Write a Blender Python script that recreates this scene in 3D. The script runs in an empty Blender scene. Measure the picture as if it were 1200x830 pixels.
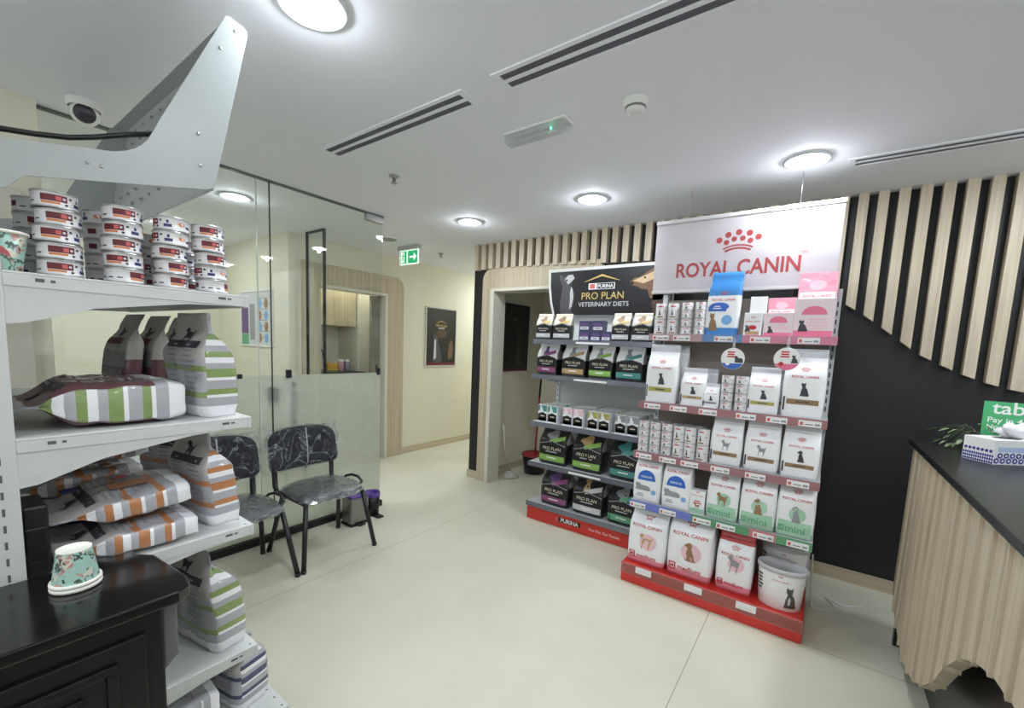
import bpy, bmesh, math, random
from mathutils import Vector, Matrix, noise
C = bpy.context.scene.collection
PI = math.pi
random.seed(7)

# ---------------------------------------------------------------- materials
MATS = {}
def nodes_of(name):
    m = bpy.data.materials.new(name); m.use_nodes = True
    nt = m.node_tree
    return m, nt, nt.nodes['Principled BSDF']
def mat(name, col, rough=0.5, metal=0.0, coat=0.0, spec=None, bump=0.0, bscale=40.0, vary=0.0, vscale=8.0, emit=None, estr=0.0):
    if name in MATS: return MATS[name]
    m, nt, b = nodes_of(name)
    c = (*col, 1)
    b.inputs['Base Color'].default_value = c
    b.inputs['Roughness'].default_value = rough
    b.inputs['Metallic'].default_value = metal
    b.inputs['Coat Weight'].default_value = coat
    b.inputs['Coat Roughness'].default_value = 0.08
    if spec is not None: b.inputs['Specular IOR Level'].default_value = spec
    tc = None
    if bump or vary:
        tc = nt.nodes.new('ShaderNodeTexCoord')
    if vary:
        n = nt.nodes.new('ShaderNodeTexNoise'); n.inputs['Scale'].default_value = vscale; n.inputs['Detail'].default_value = 4
        nt.links.new(tc.outputs['Object'], n.inputs['Vector'])
        r = nt.nodes.new('ShaderNodeValToRGB')
        r.color_ramp.elements[0].position = .3; r.color_ramp.elements[1].position = .7
        r.color_ramp.elements[0].color = (*[x * (1 - vary) for x in col], 1)
        r.color_ramp.elements[1].color = (*[min(1, x * (1 + vary)) for x in col], 1)
        nt.links.new(n.outputs['Fac'], r.inputs['Fac']); nt.links.new(r.outputs['Color'], b.inputs['Base Color'])
    if bump:
        n = nt.nodes.new('ShaderNodeTexNoise'); n.inputs['Scale'].default_value = bscale; n.inputs['Detail'].default_value = 3
        nt.links.new(tc.outputs['Object'], n.inputs['Vector'])
        bp = nt.nodes.new('ShaderNodeBump'); bp.inputs['Strength'].default_value = bump; bp.inputs['Distance'].default_value = .02
        nt.links.new(n.outputs['Fac'], bp.inputs['Height']); nt.links.new(bp.outputs['Normal'], b.inputs['Normal'])
        nt.links.new(bp.outputs['Normal'], b.inputs['Coat Normal'])
    if emit:
        b.inputs['Emission Color'].default_value = (*emit, 1); b.inputs['Emission Strength'].default_value = estr
    MATS[name] = m
    return m
def wood(name, c1, c2, axis='z', scale=1.0, rough=.5):
    """pale laminate: fine grain running along AXIS"""
    m, nt, b = nodes_of(name)
    tc = nt.nodes.new('ShaderNodeTexCoord'); mp = nt.nodes.new('ShaderNodeMapping')
    s = {'x': (1.2, 38, 38), 'y': (38, 1.2, 38), 'z': (38, 38, 1.2)}[axis]
    mp.inputs['Scale'].default_value = [k * scale for k in s]
    n = nt.nodes.new('ShaderNodeTexNoise'); n.inputs['Scale'].default_value = 1.0; n.inputs['Detail'].default_value = 6; n.inputs['Roughness'].default_value = .65
    r = nt.nodes.new('ShaderNodeValToRGB')
    r.color_ramp.elements[0].position = .32; r.color_ramp.elements[1].position = .68
    r.color_ramp.elements[0].color = (*c1, 1); r.color_ramp.elements[1].color = (*c2, 1)
    nt.links.new(tc.outputs['Object'], mp.inputs['Vector']); nt.links.new(mp.outputs['Vector'], n.inputs['Vector'])
    nt.links.new(n.outputs['Fac'], r.inputs['Fac']); nt.links.new(r.outputs['Color'], b.inputs['Base Color'])
    b.inputs['Roughness'].default_value = rough
    MATS[name] = m
    return m
def srgb(r, g, b):
    f = lambda c: ((c / 255 + .055) / 1.055) ** 2.4 if c > 10 else c / 255 / 12.92
    return (f(r), f(g), f(b))
def clear(name, tint=(.93, .97, .95), refl=1.0, rough=0.0, ior=1.5, bump=0.0, bscale=30.0, opaque=0.0, ocol=(.8, .8, .8), crease_glint=0.0, cscale=11.0):
    """clear sheet: see-through with a Fresnel reflection, optionally a milky share"""
    m, nt, b = nodes_of(name); nt.nodes.remove(b)
    out = nt.nodes['Material Output']
    tr = nt.nodes.new('ShaderNodeBsdfTransparent'); tr.inputs['Color'].default_value = (*tint, 1)
    gl = nt.nodes.new('ShaderNodeBsdfGlossy'); gl.inputs['Roughness'].default_value = rough
    fr = nt.nodes.new('ShaderNodeFresnel'); fr.inputs['IOR'].default_value = ior
    mu = nt.nodes.new('ShaderNodeMath'); mu.operation = 'MULTIPLY'; mu.inputs[1].default_value = refl
    mx = nt.nodes.new('ShaderNodeMixShader')
    ge = nt.nodes.new('ShaderNodeNewGeometry'); iv = nt.nodes.new('ShaderNodeMath'); iv.operation = 'SUBTRACT'; iv.inputs[0].default_value = 1.0; iv.use_clamp = True
    m3 = nt.nodes.new('ShaderNodeMath'); m3.operation = 'MULTIPLY'; m3.use_clamp = True
    nt.links.new(ge.outputs['Backfacing'], iv.inputs[1]); nt.links.new(iv.outputs[0], m3.inputs[1]); nt.links.new(mu.outputs[0], m3.inputs[0])   # inner faces do not reflect again
    nt.links.new(fr.outputs['Fac'], mu.inputs[0]); nt.links.new(m3.outputs[0], mx.inputs['Fac'])
    last = tr
    if opaque:
        df = nt.nodes.new('ShaderNodeBsdfDiffuse'); df.inputs['Color'].default_value = (*ocol, 1)
        m2 = nt.nodes.new('ShaderNodeMixShader'); m2.inputs['Fac'].default_value = opaque
        nt.links.new(tr.outputs[0], m2.inputs[1]); nt.links.new(df.outputs[0], m2.inputs[2]); last = m2
        if crease_glint:                       # white fold lines of crumpled film, painted in place of glints
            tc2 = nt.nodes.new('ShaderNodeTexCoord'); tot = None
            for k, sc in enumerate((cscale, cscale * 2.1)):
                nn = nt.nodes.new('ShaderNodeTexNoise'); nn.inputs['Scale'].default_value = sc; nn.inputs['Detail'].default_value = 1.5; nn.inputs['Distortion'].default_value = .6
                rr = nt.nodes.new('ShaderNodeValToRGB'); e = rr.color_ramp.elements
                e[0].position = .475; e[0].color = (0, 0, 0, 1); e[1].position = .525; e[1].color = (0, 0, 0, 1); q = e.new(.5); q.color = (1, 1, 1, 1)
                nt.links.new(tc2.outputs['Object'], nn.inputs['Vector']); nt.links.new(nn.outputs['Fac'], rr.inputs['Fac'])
                mm = nt.nodes.new('ShaderNodeMath'); mm.operation = 'MULTIPLY_ADD'; mm.use_clamp = True; mm.inputs[1].default_value = crease_glint * (.6 if k else 1)
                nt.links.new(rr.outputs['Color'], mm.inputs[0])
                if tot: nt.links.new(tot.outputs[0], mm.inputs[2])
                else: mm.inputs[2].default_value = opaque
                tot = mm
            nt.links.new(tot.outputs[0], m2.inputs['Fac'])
    nt.links.new(last.outputs[0], mx.inputs[1]); nt.links.new(gl.outputs[0], mx.inputs[2])
    if bump:
        tc = nt.nodes.new('ShaderNodeTexCoord'); n = nt.nodes.new('ShaderNodeTexNoise'); n.inputs['Scale'].default_value = bscale; n.inputs['Detail'].default_value = 2
        bp = nt.nodes.new('ShaderNodeBump'); bp.inputs['Strength'].default_value = bump; bp.inputs['Distance'].default_value = .03
        nt.links.new(tc.outputs['Object'], n.inputs['Vector']); nt.links.new(n.outputs['Fac'], bp.inputs['Height'])
        nt.links.new(bp.outputs['Normal'], gl.inputs['Normal']); nt.links.new(bp.outputs['Normal'], fr.inputs['Normal'])
    nt.links.new(mx.outputs[0], out.inputs['Surface'])
    MATS[name] = m
    return m

# ---------------------------------------------------------------- mesh builder
class MB:
    def __init__(s): s.v = []; s.f = []; s.m = []; s.s = []
    def add(s, vs, fs, mi=0, smooth=False, M=None):
        k = len(s.v)
        s.v += [tuple(M @ Vector(p)) if M else tuple(p) for p in vs]
        for i, f in enumerate(fs):
            s.f.append([a + k for a in f]); s.m.append(mi[i] if isinstance(mi, list) else mi); s.s.append(smooth)
        return s
    def box(s, x0, x1, y0, y1, z0, z1, mi=0, M=None):
        vs = [(x, y, z) for z in (z0, z1) for y in (y0, y1) for x in (x0, x1)]
        return s.add(vs, [(0, 2, 3, 1), (4, 5, 7, 6), (0, 1, 5, 4), (1, 3, 7, 5), (3, 2, 6, 7), (2, 0, 4, 6)], mi, False, M)
    def prism(s, poly, axis, a, b, mi=0, M=None, smooth=False):
        """polygon (two coordinates, the axis left out in xyz order) pulled from a to b along AXIS"""
        mk = {'x': lambda p, t: (t, p[0], p[1]), 'y': lambda p, t: (p[0], t, p[1]), 'z': lambda p, t: (p[0], p[1], t)}[axis]
        n = len(poly); vs = [mk(p, a) for p in poly] + [mk(p, b) for p in poly]
        fs = [list(range(n))[::-1], list(range(n, 2 * n))] + [(i, (i + 1) % n, n + (i + 1) % n, n + i) for i in range(n)]
        return s.add(vs, fs, mi, smooth, M)
    def lathe(s, prof, n=24, mi=0, M=None, smooth=True, sx=1.0, sy=1.0):
        """profile of (radius, z[, material]); radius 0 closes an end"""
        vs = []; idx = []
        for p in prof:
            r, z = p[0], p[1]
            if r < 1e-6: idx.append([len(vs)] * n); vs.append((0, 0, z))
            else:
                idx.append(list(range(len(vs), len(vs) + n)))
                vs += [(r * sx * math.cos(2 * PI * i / n), r * sy * math.sin(2 * PI * i / n), z) for i in range(n)]
        fs = []; ms = []
        for k in range(len(prof) - 1):
            a, b = idx[k], idx[k + 1]
            for i in range(n):
                j = (i + 1) % n; q = [a[i], a[j], b[j], b[i]]
                q = [x for t, x in enumerate(q) if x not in q[:t]]
                if len(q) > 2: fs.append(q); ms.append(prof[k][2] if len(prof[k]) > 2 else mi)
        return s.add(vs, fs, ms, smooth, M)
    def loft(s, rings, mi=0, caps=True, smooth=True, M=None):
        n = len(rings[0]); vs = [p for r in rings for p in r]; fs = []; ms = []
        for k in range(len(rings) - 1):
            for i in range(n):
                j = (i + 1) % n
                fs.append((k * n + i, k * n + j, (k + 1) * n + j, (k + 1) * n + i))
                ms.append(mi(k, i) if callable(mi) else mi)
        if caps:
            fs.append(list(range(n))[::-1]); ms.append(mi(0, 0) if callable(mi) else mi)
            L = (len(rings) - 1) * n; fs.append(list(range(L, L + n))); ms.append(mi(len(rings) - 2, 0) if callable(mi) else mi)
        return s.add(vs, fs, ms, smooth, M)
    def tube(s, pts, r, n=8, mi=0, M=None, sx=1.0):
        pts = [Vector(p) for p in pts]; rings = []; up = Vector((0, 0, 1))
        for i, p in enumerate(pts):
            d = (pts[min(i + 1, len(pts) - 1)] - pts[max(i - 1, 0)]).normalized()
            a = up if abs(d.z) < .95 else Vector((1, 0, 0))
            u = d.cross(a).normalized(); w = d.cross(u).normalized()
            rr = r[i] if isinstance(r, (list, tuple)) else r
            rings.append([p + rr * (math.cos(2 * PI * k / n) * u * sx + math.sin(2 * PI * k / n) * w) for k in range(n)])
        return s.loft(rings, mi, True, True, M)
    def build(s, name, mats, parent=None, loc=None, rz=0.0, M=None, bevel=0.0, kind=None):
        me = bpy.data.meshes.new(name); me.from_pydata(s.v, [], s.f)
        for m in (mats if isinstance(mats, (list, tuple)) else [mats]): me.materials.append(m)
        me.polygons.foreach_set('material_index', s.m); me.polygons.foreach_set('use_smooth', s.s)
        bm = bmesh.new(); bm.from_mesh(me); bmesh.ops.recalc_face_normals(bm, faces=bm.faces); bm.to_mesh(me); bm.free()
        me.update()
        o = bpy.data.objects.new(name, me); C.objects.link(o)
        if parent: o.parent = parent
        if loc: o.location = loc
        if rz: o.rotation_euler = (0, 0, rz)
        if M: o.matrix_world = M
        if bevel:
            b = o.modifiers.new('edge', 'BEVEL'); b.width = bevel; b.segments = 2; b.limit_method = 'ANGLE'; b.angle_limit = math.radians(40)
        if kind: o['kind'] = kind
        return o
def tag(o, label, cat, group=None):
    o['label'] = label; o['category'] = cat
    if group: o['group'] = group
    return o
def thing(name, label, cat, loc=(0, 0, 0), rz=0.0, group=None, M=None):
    o = bpy.data.objects.new(name, None); C.objects.link(o); o.empty_display_size = .1
    o.location = loc; o.rotation_euler = (0, 0, rz)
    if M: o.matrix_world = M
    return tag(o, label, cat, group)
def dup(root, loc, rz=None, label=None, group=None):
    r = root.copy(); C.objects.link(r); r.location = loc
    if rz is not None: r.rotation_euler = (0, 0, rz)
    if label: r['label'] = label
    if group: r['group'] = group
    for ch in root.children:
        c = ch.copy(); C.objects.link(c); c.parent = r
        for g in ch.children:
            d = g.copy(); C.objects.link(d); d.parent = c
    return r
def struct(name, mb, m, bevel=0.0): return mb.build(name, m, kind='structure', bevel=bevel)
def T(x, y, z): return Matrix.Translation((x, y, z))
def RX(a): return Matrix.Rotation(math.radians(a), 4, 'X')
def RY(a): return Matrix.Rotation(math.radians(a), 4, 'Y')
def RZ(a): return Matrix.Rotation(math.radians(a), 4, 'Z')

# ---------------------------------------------------------------- flat shapes (x, z), used for print on packs and signs
_tx = {}
def text2d(s, size=1.0, bold=0.0, sp=1.0, shear=0.0):
    """outline letters as flat faces, centred on the origin; size is the cap height"""
    k = (s, bold, sp, shear)
    if k not in _tx:
        cu = bpy.data.curves.new('lettering', 'FONT'); cu.body = s; cu.offset = bold; cu.space_character = sp; cu.shear = shear
        cu.resolution_u = 3; cu.fill_mode = 'FRONT'
        o = bpy.data.objects.new('lettering', cu); C.objects.link(o)
        bpy.context.view_layer.update()
        me = o.evaluated_get(bpy.context.evaluated_depsgraph_get()).to_mesh()
        vs = [(v.co.x, v.co.y) for v in me.vertices]; fs = [tuple(p.vertices) for p in me.polygons]
        bpy.data.objects.remove(o); bpy.data.curves.remove(cu)
        xs = [v[0] for v in vs]; ys = [v[1] for v in vs]
        cx, cy = (min(xs) + max(xs)) / 2, (min(ys) + max(ys)) / 2; h = .70
        _tx[k] = ([((x - cx) / h, (y - cy) / h) for x, y in vs], fs, (max(xs) - min(xs)) / h)
    vs, fs, w = _tx[k]
    return [(x * size, y * size) for x, y in vs], fs
def textw(s, width, bold=0.0, sp=1.0, shear=0.0):
    """the same, sized to a total width"""
    vs, fs = text2d(s, 1.0, bold, sp, shear); w = _tx[(s, bold, sp, shear)][2]
    return [(x * width / w, y * width / w) for x, y in vs], fs
def rect2d(w, h, nx=6, nz=4):
    vs = [(-w / 2 + w * i / nx, -h / 2 + h * j / nz) for j in range(nz + 1) for i in range(nx + 1)]
    fs = [(j * (nx + 1) + i, j * (nx + 1) + i + 1, (j + 1) * (nx + 1) + i + 1, (j + 1) * (nx + 1) + i) for j in range(nz) for i in range(nx)]
    return vs, fs
def sliced(pts, nx=14, nz=4):
    """an outline filled with small strips, so that it can follow a curved face"""
    xs = [p[0] for p in pts]; a, b_ = min(xs), max(xs); n = len(pts)
    def cuts(x):
        z = []
        for i in range(n):
            p, q = pts[i], pts[(i + 1) % n]
            if (p[0] <= x) != (q[0] <= x): z.append(p[1] + (q[1] - p[1]) * (x - p[0]) / (q[0] - p[0]))
        return sorted(z)
    vs = []; fs = []
    for k in range(nx):
        xa = a + (b_ - a) * k / nx; xb = a + (b_ - a) * (k + 1) / nx; e = (xb - xa) * .02
        l, r = cuts(xa + e), cuts(xb - e)
        if len(l) != len(r): l = r = cuts((xa + xb) / 2)
        for j in range(0, len(l) - 1, 2):
            c = len(vs)
            for t in range(nz + 1):
                vs += [(xa, l[j] + (l[j + 1] - l[j]) * t / nz), (xb, r[j] + (r[j + 1] - r[j]) * t / nz)]
            fs += [(c + 2 * t, c + 2 * t + 1, c + 2 * t + 3, c + 2 * t + 2) for t in range(nz)]
    return vs, fs
def disc2d(r, n=14, sx=1.0, sz=1.0):
    p = [(r * sx * math.cos(2 * PI * (i + .5) / n), r * sz * math.sin(2 * PI * (i + .5) / n)) for i in range(n)]
    return sliced(p, 10, 3) if r > .025 else (p, [tuple(range(n))])
def dome2d(r, n=20, sx=1.0, sz=1.0, z0=0.0):
    return sliced([(r * sx * math.cos(PI * i / n), max(z0, r * sz * math.sin(PI * i / n))) for i in range(n + 1)] + ([(-r * sx, z0), (r * sx, z0)] if z0 < 0 else []), 14, 3)
def poly2d(pts, s=1.0, flip=False, sx=None):
    sx = sx or s
    return sliced([((x - .5) * sx * (-1 if flip else 1), (z - .5) * s) for x, z in pts], 18, 3)
def move(sh, dx=0, dz=0, rot=0.0, s=1.0):
    c, n = math.cos(rot), math.sin(rot)
    return [((x * c - z * n) * s + dx, (x * n + z * c) * s + dz) for x, z in sh[0]], sh[1]
def join(*shs):
    vs = []; fs = []
    for v, f in shs:
        k = len(vs); vs += v; fs += [tuple(a + k for a in q) for q in f]
    return vs, fs
def crown2d(w):
    """coronet of nine dots over a double bow"""
    out = []
    for k in range(5):
        a = math.radians(90 + (k - 2) * -24)
        out.append(move(disc2d(.062 * w, 10), .50 * w * math.cos(a), .50 * w * math.sin(a) * .8 - .02 * w))
    for k in range(4):
        a = math.radians(90 + (k - 1.5) * -26)
        out.append(move(disc2d(.055 * w, 10), .36 * w * math.cos(a), .36 * w * math.sin(a) * .85 - .05 * w))
    for r, t in ((.62, .04), (.54, .05)):
        vs = []; n = 8
        for k in range(n + 1):
            a = math.radians(122 - 64 * k / n)
            for q in (r, r - t): vs.append((q * w * math.cos(a) * .9, q * w * math.sin(a) * .75 - .33 * w))
        out.append((vs, [(2 * i, 2 * i + 1, 2 * i + 3, 2 * i + 2) for i in range(n)]))
    return join(*out)
DOG_STAND = [(0, .78), (.05, .72), (.14, .68), (.2, .58), (.2, .45), (.2, .2), (.16, 0), (.25, 0), (.28, .25), (.33, .38), (.62, .38), (.68, .25), (.66, 0), (.75, 0), (.78, .25), (.84, .42), (.9, .62), (1, .8), (.97, .84), (.84, .68), (.6, .68), (.38, .72), (.32, .88), (.25, .98), (.18, .93), (.1, .9), (.03, .86)]
DOG_SIT = [(.28, 0), (.8, 0), (.98, .03), (.85, .1), (.82, .3), (.7, .55), (.62, .7), (.68, .8), (.64, .95), (.5, 1), (.37, .95), (.22, .85), (.22, .78), (.38, .73), (.36, .5), (.34, .2), (.26, .06)]
CAT_SIT = [(.2, 0), (.9, 0), (1, .1), (.92, .13), (.88, .32), (.76, .55), (.62, .67), (.66, .82), (.64, 1), (.54, .92), (.42, .92), (.32, 1), (.29, .85), (.31, .74), (.38, .66), (.3, .4), (.27, .12)]
CAT_LIE = [(0, .1), (.1, .02), (.9, .0), (1, .12), (.98, .4), (.8, .6), (.5, .62), (.34, .66), (.32, .95), (.22, .84), (.12, .84), (.02, .95), (0, .6), (.06, .45), (.08, .25)]
DOG_HEAD = [(0, .60), (.04, .50), (.2, .46), (.34, .36), (.5, .34), (.54, .1), (.66, .0), (.9, 0), (1, .4), (.98, .8), (.85, .97), (.6, 1), (.42, .88), (.3, .76), (.1, .72)]

def flat(mb, sh, fmap, mi=0):
    return mb.add([fmap(x, z) for x, z in sh[0]], sh[1], mi, False)
# ---------------------------------------------------------------- shared materials
H = 2.556
white_paint = mat('ceiling_paint', srgb(238, 240, 248), .8, vary=.01, vscale=1.5)
cream = mat('cream_paint', srgb(226, 222, 202), .7, vary=.02, vscale=2)
black_wall = mat('black_paint', srgb(27, 26, 29), .55, vary=.1, vscale=3)
white_metal = mat('white_powder_coat', srgb(206, 208, 206), .38)
cool_metal = mat('pale_grey_metal', srgb(205, 208, 212), .35)
white_pl = mat('white_plastic', srgb(232, 232, 230), .4)
black_pl = mat('black_plastic', srgb(22, 22, 24), .4)
steel = mat('brushed_steel', srgb(175, 175, 175), .3, metal=1.0)
chrome = mat('chrome', srgb(215, 215, 220), .12, metal=1.0)
red_pl = mat('red_laminate', srgb(205, 52, 44), .35)
oak = wood('pale_oak', srgb(176, 162, 136), srgb(206, 193, 166), 'z')
oak_x = wood('pale_oak_cross', srgb(176, 162, 136), srgb(206, 193, 166), 'x')
oak_slat = wood('slat_oak', srgb(182, 168, 145), srgb(212, 199, 176), 'z', 1.2)
skirt = wood('skirting_oak', srgb(186, 172, 148), srgb(206, 192, 166), 'y', .7)
skirt_x = wood('skirting_oak_cross', srgb(186, 172, 148), srgb(206, 192, 166), 'x', .7)
glass = clear('partition_glass', (.945, .965, .955), 1.7, 0.0)
gasket = mat('black_gasket', srgb(25, 27, 27), .5)
paper = mat('white_paper', srgb(238, 238, 236), .55)

# floor: cream sheet with faint joints
m, nt, b = nodes_of('cream_floor')
tc = nt.nodes.new('ShaderNodeTexCoord'); sep = nt.nodes.new('ShaderNodeSeparateXYZ'); nt.links.new(tc.outputs['Object'], sep.inputs[0])
def joint(axis, off, per, wd):
    a = nt.nodes.new('ShaderNodeMath'); a.operation = 'ADD'; a.inputs[1].default_value = off + 100 * per; nt.links.new(sep.outputs[axis], a.inputs[0])
    q = nt.nodes.new('ShaderNodeMath'); q.operation = 'MODULO'; q.inputs[1].default_value = per; nt.links.new(a.outputs[0], q.inputs[0])
    l = nt.nodes.new('ShaderNodeMath'); l.operation = 'LESS_THAN'; l.inputs[1].default_value = wd; nt.links.new(q.outputs[0], l.inputs[0])
    return l
j1 = joint('X', .402, 2.04, .005); j2 = joint('Y', -.27, 2.4, .005)
rt = nt.nodes.new('ShaderNodeMath'); rt.operation = 'GREATER_THAN'; rt.inputs[1].default_value = -.40; nt.links.new(sep.outputs['X'], rt.inputs[0])
j3 = nt.nodes.new('ShaderNodeMath'); j3.operation = 'MULTIPLY'; nt.links.new(j2.outputs[0], j3.inputs[0]); nt.links.new(rt.outputs[0], j3.inputs[1]); j2 = j3
mx = nt.nodes.new('ShaderNodeMath'); mx.operation = 'MAXIMUM'; nt.links.new(j1.outputs[0], mx.inputs[0]); nt.links.new(j2.outputs[0], mx.inputs[1])
nz = nt.nodes.new('ShaderNodeTexNoise'); nz.inputs['Scale'].default_value = 1.6; nz.inputs['Detail'].default_value = 5; nt.links.new(tc.outputs['Object'], nz.inputs['Vector'])
rp = nt.nodes.new('ShaderNodeValToRGB'); rp.color_ramp.elements[0].position = .3; rp.color_ramp.elements[1].position = .72
rp.color_ramp.elements[0].color = (*srgb(206, 203, 183), 1); rp.color_ramp.elements[1].color = (*srgb(220, 217, 199), 1)
nt.links.new(nz.outputs['Fac'], rp.inputs['Fac'])
mc = nt.nodes.new('ShaderNodeMix'); mc.data_type = 'RGBA'; mc.inputs[7].default_value = (*srgb(168, 163, 142), 1)
nt.links.new(mx.outputs[0], mc.inputs[0]); nt.links.new(rp.outputs['Color'], mc.inputs[6]); nt.links.new(mc.outputs[2], b.inputs['Base Color'])
b.inputs['Roughness'].default_value = .42
floor_m = m

# ---------------------------------------------------------------- room shell
struct('floor', MB().box(-7, 3.2, -2.4, 7, -.1, 0), floor_m)
struct('ceiling', MB().box(-7, 3.2, -2.4, 7, H, H + .1), white_paint)
struct('wall_back', MB().box(-3.17, -2.9, 3.66, 3.8, 0, H).box(-2.9, -1.88, 3.66, 3.8, 2.09, H).box(-1.88, 3.2, 3.66, 3.8, 0, H), black_wall)
bright = mat('white_wall_paint', srgb(240, 239, 236), .7)
struct('wall_right', MB().box(3.1, 3.2, -2.4, 3.66, 0, H), bright)
struct('wall_front', MB().box(-3.1, 3.1, -2.4, -2.3, 0, H), bright)
struct('wall_left', MB().box(-3.4, -3.1, -2.3, .41, 0, H), cream)
struct('wall_hall', MB().box(-4.6, -4.48, 2.29, 2.62, 0, H).box(-4.6, -4.48, 2.62, 3.5, 2.08, H).box(-4.6, -4.48, 3.5, 6.5, 0, H), cream)
struct('wall_hall_end', MB().box(-4.48, -3.17, 6.4, 6.5, 0, H), cream)
struct('wall_hall_side', MB().box(-3.17, -3.0, 3.8, 6.4, 0, H), cream)
struct('wall_store_back', MB().box(-3.0, -1.0, 4.85, 4.95, 0, H), cream)
struct('wall_store_side', MB().box(-1.1, -1.0, 3.8, 4.85, 0, H), cream)
struct('wall_clinic', MB().box(-6.2, -4.6, 2.29, 2.40, 0, H), cream)
struct('wall_clinic_side', MB().box(-6.3, -6.2, -2.4, 2.40, 0, H), cream)
struct('wall_clinic_front', MB().box(-6.2, -3.4, -2.4, -2.3, 0, H), cream)
struct('wall_kitchen', MB().box(-5.4, -5.3, 2.40, 3.75, 0, H), cream)
struct('wall_kitchen_side', MB().box(-5.3, -4.6, 3.65, 3.75, 0, H), cream)

def arc(cx, cz, r, a0, a1, n=8):
    return [(cx + r * math.cos(math.radians(a0 + (a1 - a0) * i / n)), cz + r * math.sin(math.radians(a0 + (a1 - a0) * i / n))) for i in range(n + 1)]
# doorway in the back wall: oak portal with a rounded corner, white lining
p = MB().box(-3.02, -2.90, 3.62, 3.66, 0, 2.08).box(-1.88, -1.66, 3.62, 3.66, 0, 2.08)
p.prism([(-3.02, 2.08), (-1.66, 2.08), (-1.66, 2.30)] + arc(-2.90, 2.18, .12, 90, 180), 'y', 3.62, 3.66)
struct('trim_1', p, oak)
struct('trim_2', MB().box(-2.90, -2.85, 3.60, 3.81, 0, 2.09).box(-1.93, -1.88, 3.60, 3.81, 0, 2.09).box(-2.85, -1.93, 3.60, 3.81, 2.06, 2.09), mat('white_lining', srgb(214, 210, 196), .5), .003)
# hall opening: oak portal, rounded corner
p = MB().box(-4.48, -4.45, 3.5, 3.765, 0, 2.08).box(-4.48, -4.45, 2.42, 2.62, 0, 2.08)
p.prism([(2.42, 2.08), (3.765, 2.08)] + arc(3.635, 2.17, .13, 0, 90) + [(2.42, 2.30)], 'x', -4.48, -4.45)
struct('trim_3', p, oak)
struct('trim_4', MB().box(-4.6, -4.43, 3.46, 3.5, 0, 2.08).box(-4.6, -4.43, 2.62, 3.46, 2.05, 2.08), mat('white_lining', (1, 1, 1)), .003)
# skirtings
struct('baseboard_hall', MB().box(-4.48, -4.465, 3.765, 6.4, 0, .085), skirt)
struct('baseboard_hall_end', MB().box(-4.465, -3.17, 6.385, 6.4, 0, .085), skirt_x)
struct('baseboard_back', MB().box(-1.66, 3.1, 3.645, 3.66, 0, .085), skirt_x)
struct('baseboard_back_end', MB().box(-3.185, -3.02, 3.645, 3.66, 0, .085), skirt_x)
struct('baseboard_store', MB().box(-3.0, -2.985, 3.81, 4.85, 0, .08), skirt)
# glass partition
X0 = -3.18
film = None
m, nt, b = nodes_of('frosted_film'); nt.nodes.remove(b); out = nt.nodes['Material Output']
rf = nt.nodes.new('ShaderNodeBsdfRefraction'); rf.inputs['Roughness'].default_value = .27; rf.inputs['IOR'].default_value = 1.25; rf.inputs['Color'].default_value = (.96, .98, .97, 1)
tl = nt.nodes.new('ShaderNodeBsdfTranslucent'); tl.inputs['Color'].default_value = (*srgb(243, 243, 236), 1)
df = nt.nodes.new('ShaderNodeBsdfDiffuse'); df.inputs['Color'].default_value = (*srgb(235, 235, 226), 1)
a = nt.nodes.new('ShaderNodeMixShader'); a.inputs['Fac'].default_value = .5; nt.links.new(tl.outputs[0], a.inputs[1]); nt.links.new(df.outputs[0], a.inputs[2])
c = nt.nodes.new('ShaderNodeMixShader'); c.inputs['Fac'].default_value = .64; nt.links.new(rf.outputs[0], c.inputs[1]); nt.links.new(a.outputs[0], c.inputs[2])
nt.links.new(c.outputs[0], out.inputs['Surface']); film = m
for k, (y0, y1) in enumerate([(.412, 1.412), (1.417, 1.497), (1.503, 2.44)]):
    w = struct('window_%d' % (k + 1), MB().box(X0 - .006, X0 + .006, y0, y1, .05, H - .012), glass)
    MB().box(X0 - .0085, X0 - .0065, y0, y1, .05, 1.22).build('frosted_film', film, w)
    if k == 0:
        MB().box(X0 - .012, X0 + .012, 1.27, 1.30, 1.205, 1.235).build('clip', gasket, w, bevel=.003)
        MB().box(X0 - .006, X0 + .006, 1.4125, 1.4165, .05, H - .012).build('joint_highlight', mat('painted_joint_highlight', srgb(215, 225, 220), .25), w)  # pale strip painted for the bright reflection along the glass joint
    if k == 1:
        MB().box(X0 - .006, X0 + .006, 1.4975, 1.5025, .05, H - .012).build('gasket', gasket, w)
    if k == 2:
        MB().box(X0 - .014, X0 + .014, 1.60, 1.635, 1.20, 1.26).build('clip', gasket, w, bevel=.003)
        MB().box(X0 - .012, X0 + .012, 2.40, 2.425, 1.20, 1.26).build('clip', gasket, w, bevel=.003)
        MB().box(X0 - .02, X0 + .02, 2.27, 2.44, H - .065, H - .012).build('patch_fitting', steel, w, bevel=.003)
        MB().box(X0 - .075, X0 - .012, 1.47, 1.55, 1.02, 1.14).build('door_lock', black_pl, w, bevel=.01)
        MB().tube([(X0 - .01, 1.66, 1.16), (X0 - .04, 1.66, 1.16), (X0 - .04, 1.66, .86), (X0 - .01, 1.66, .86)], .018, 10).build('door_handle', mat('blue_handle', srgb(70, 110, 170), .4), w)
struct('trim_5', MB().box(X0 - .03, X0 + .03, .41, 2.445, 0, .05), black_pl)
struct('trim_6', MB().box(X0 - .015, X0 + .015, .41, 2.445, H - .012, H), mat('dark_channel', srgb(96, 100, 100), .4))
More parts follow.
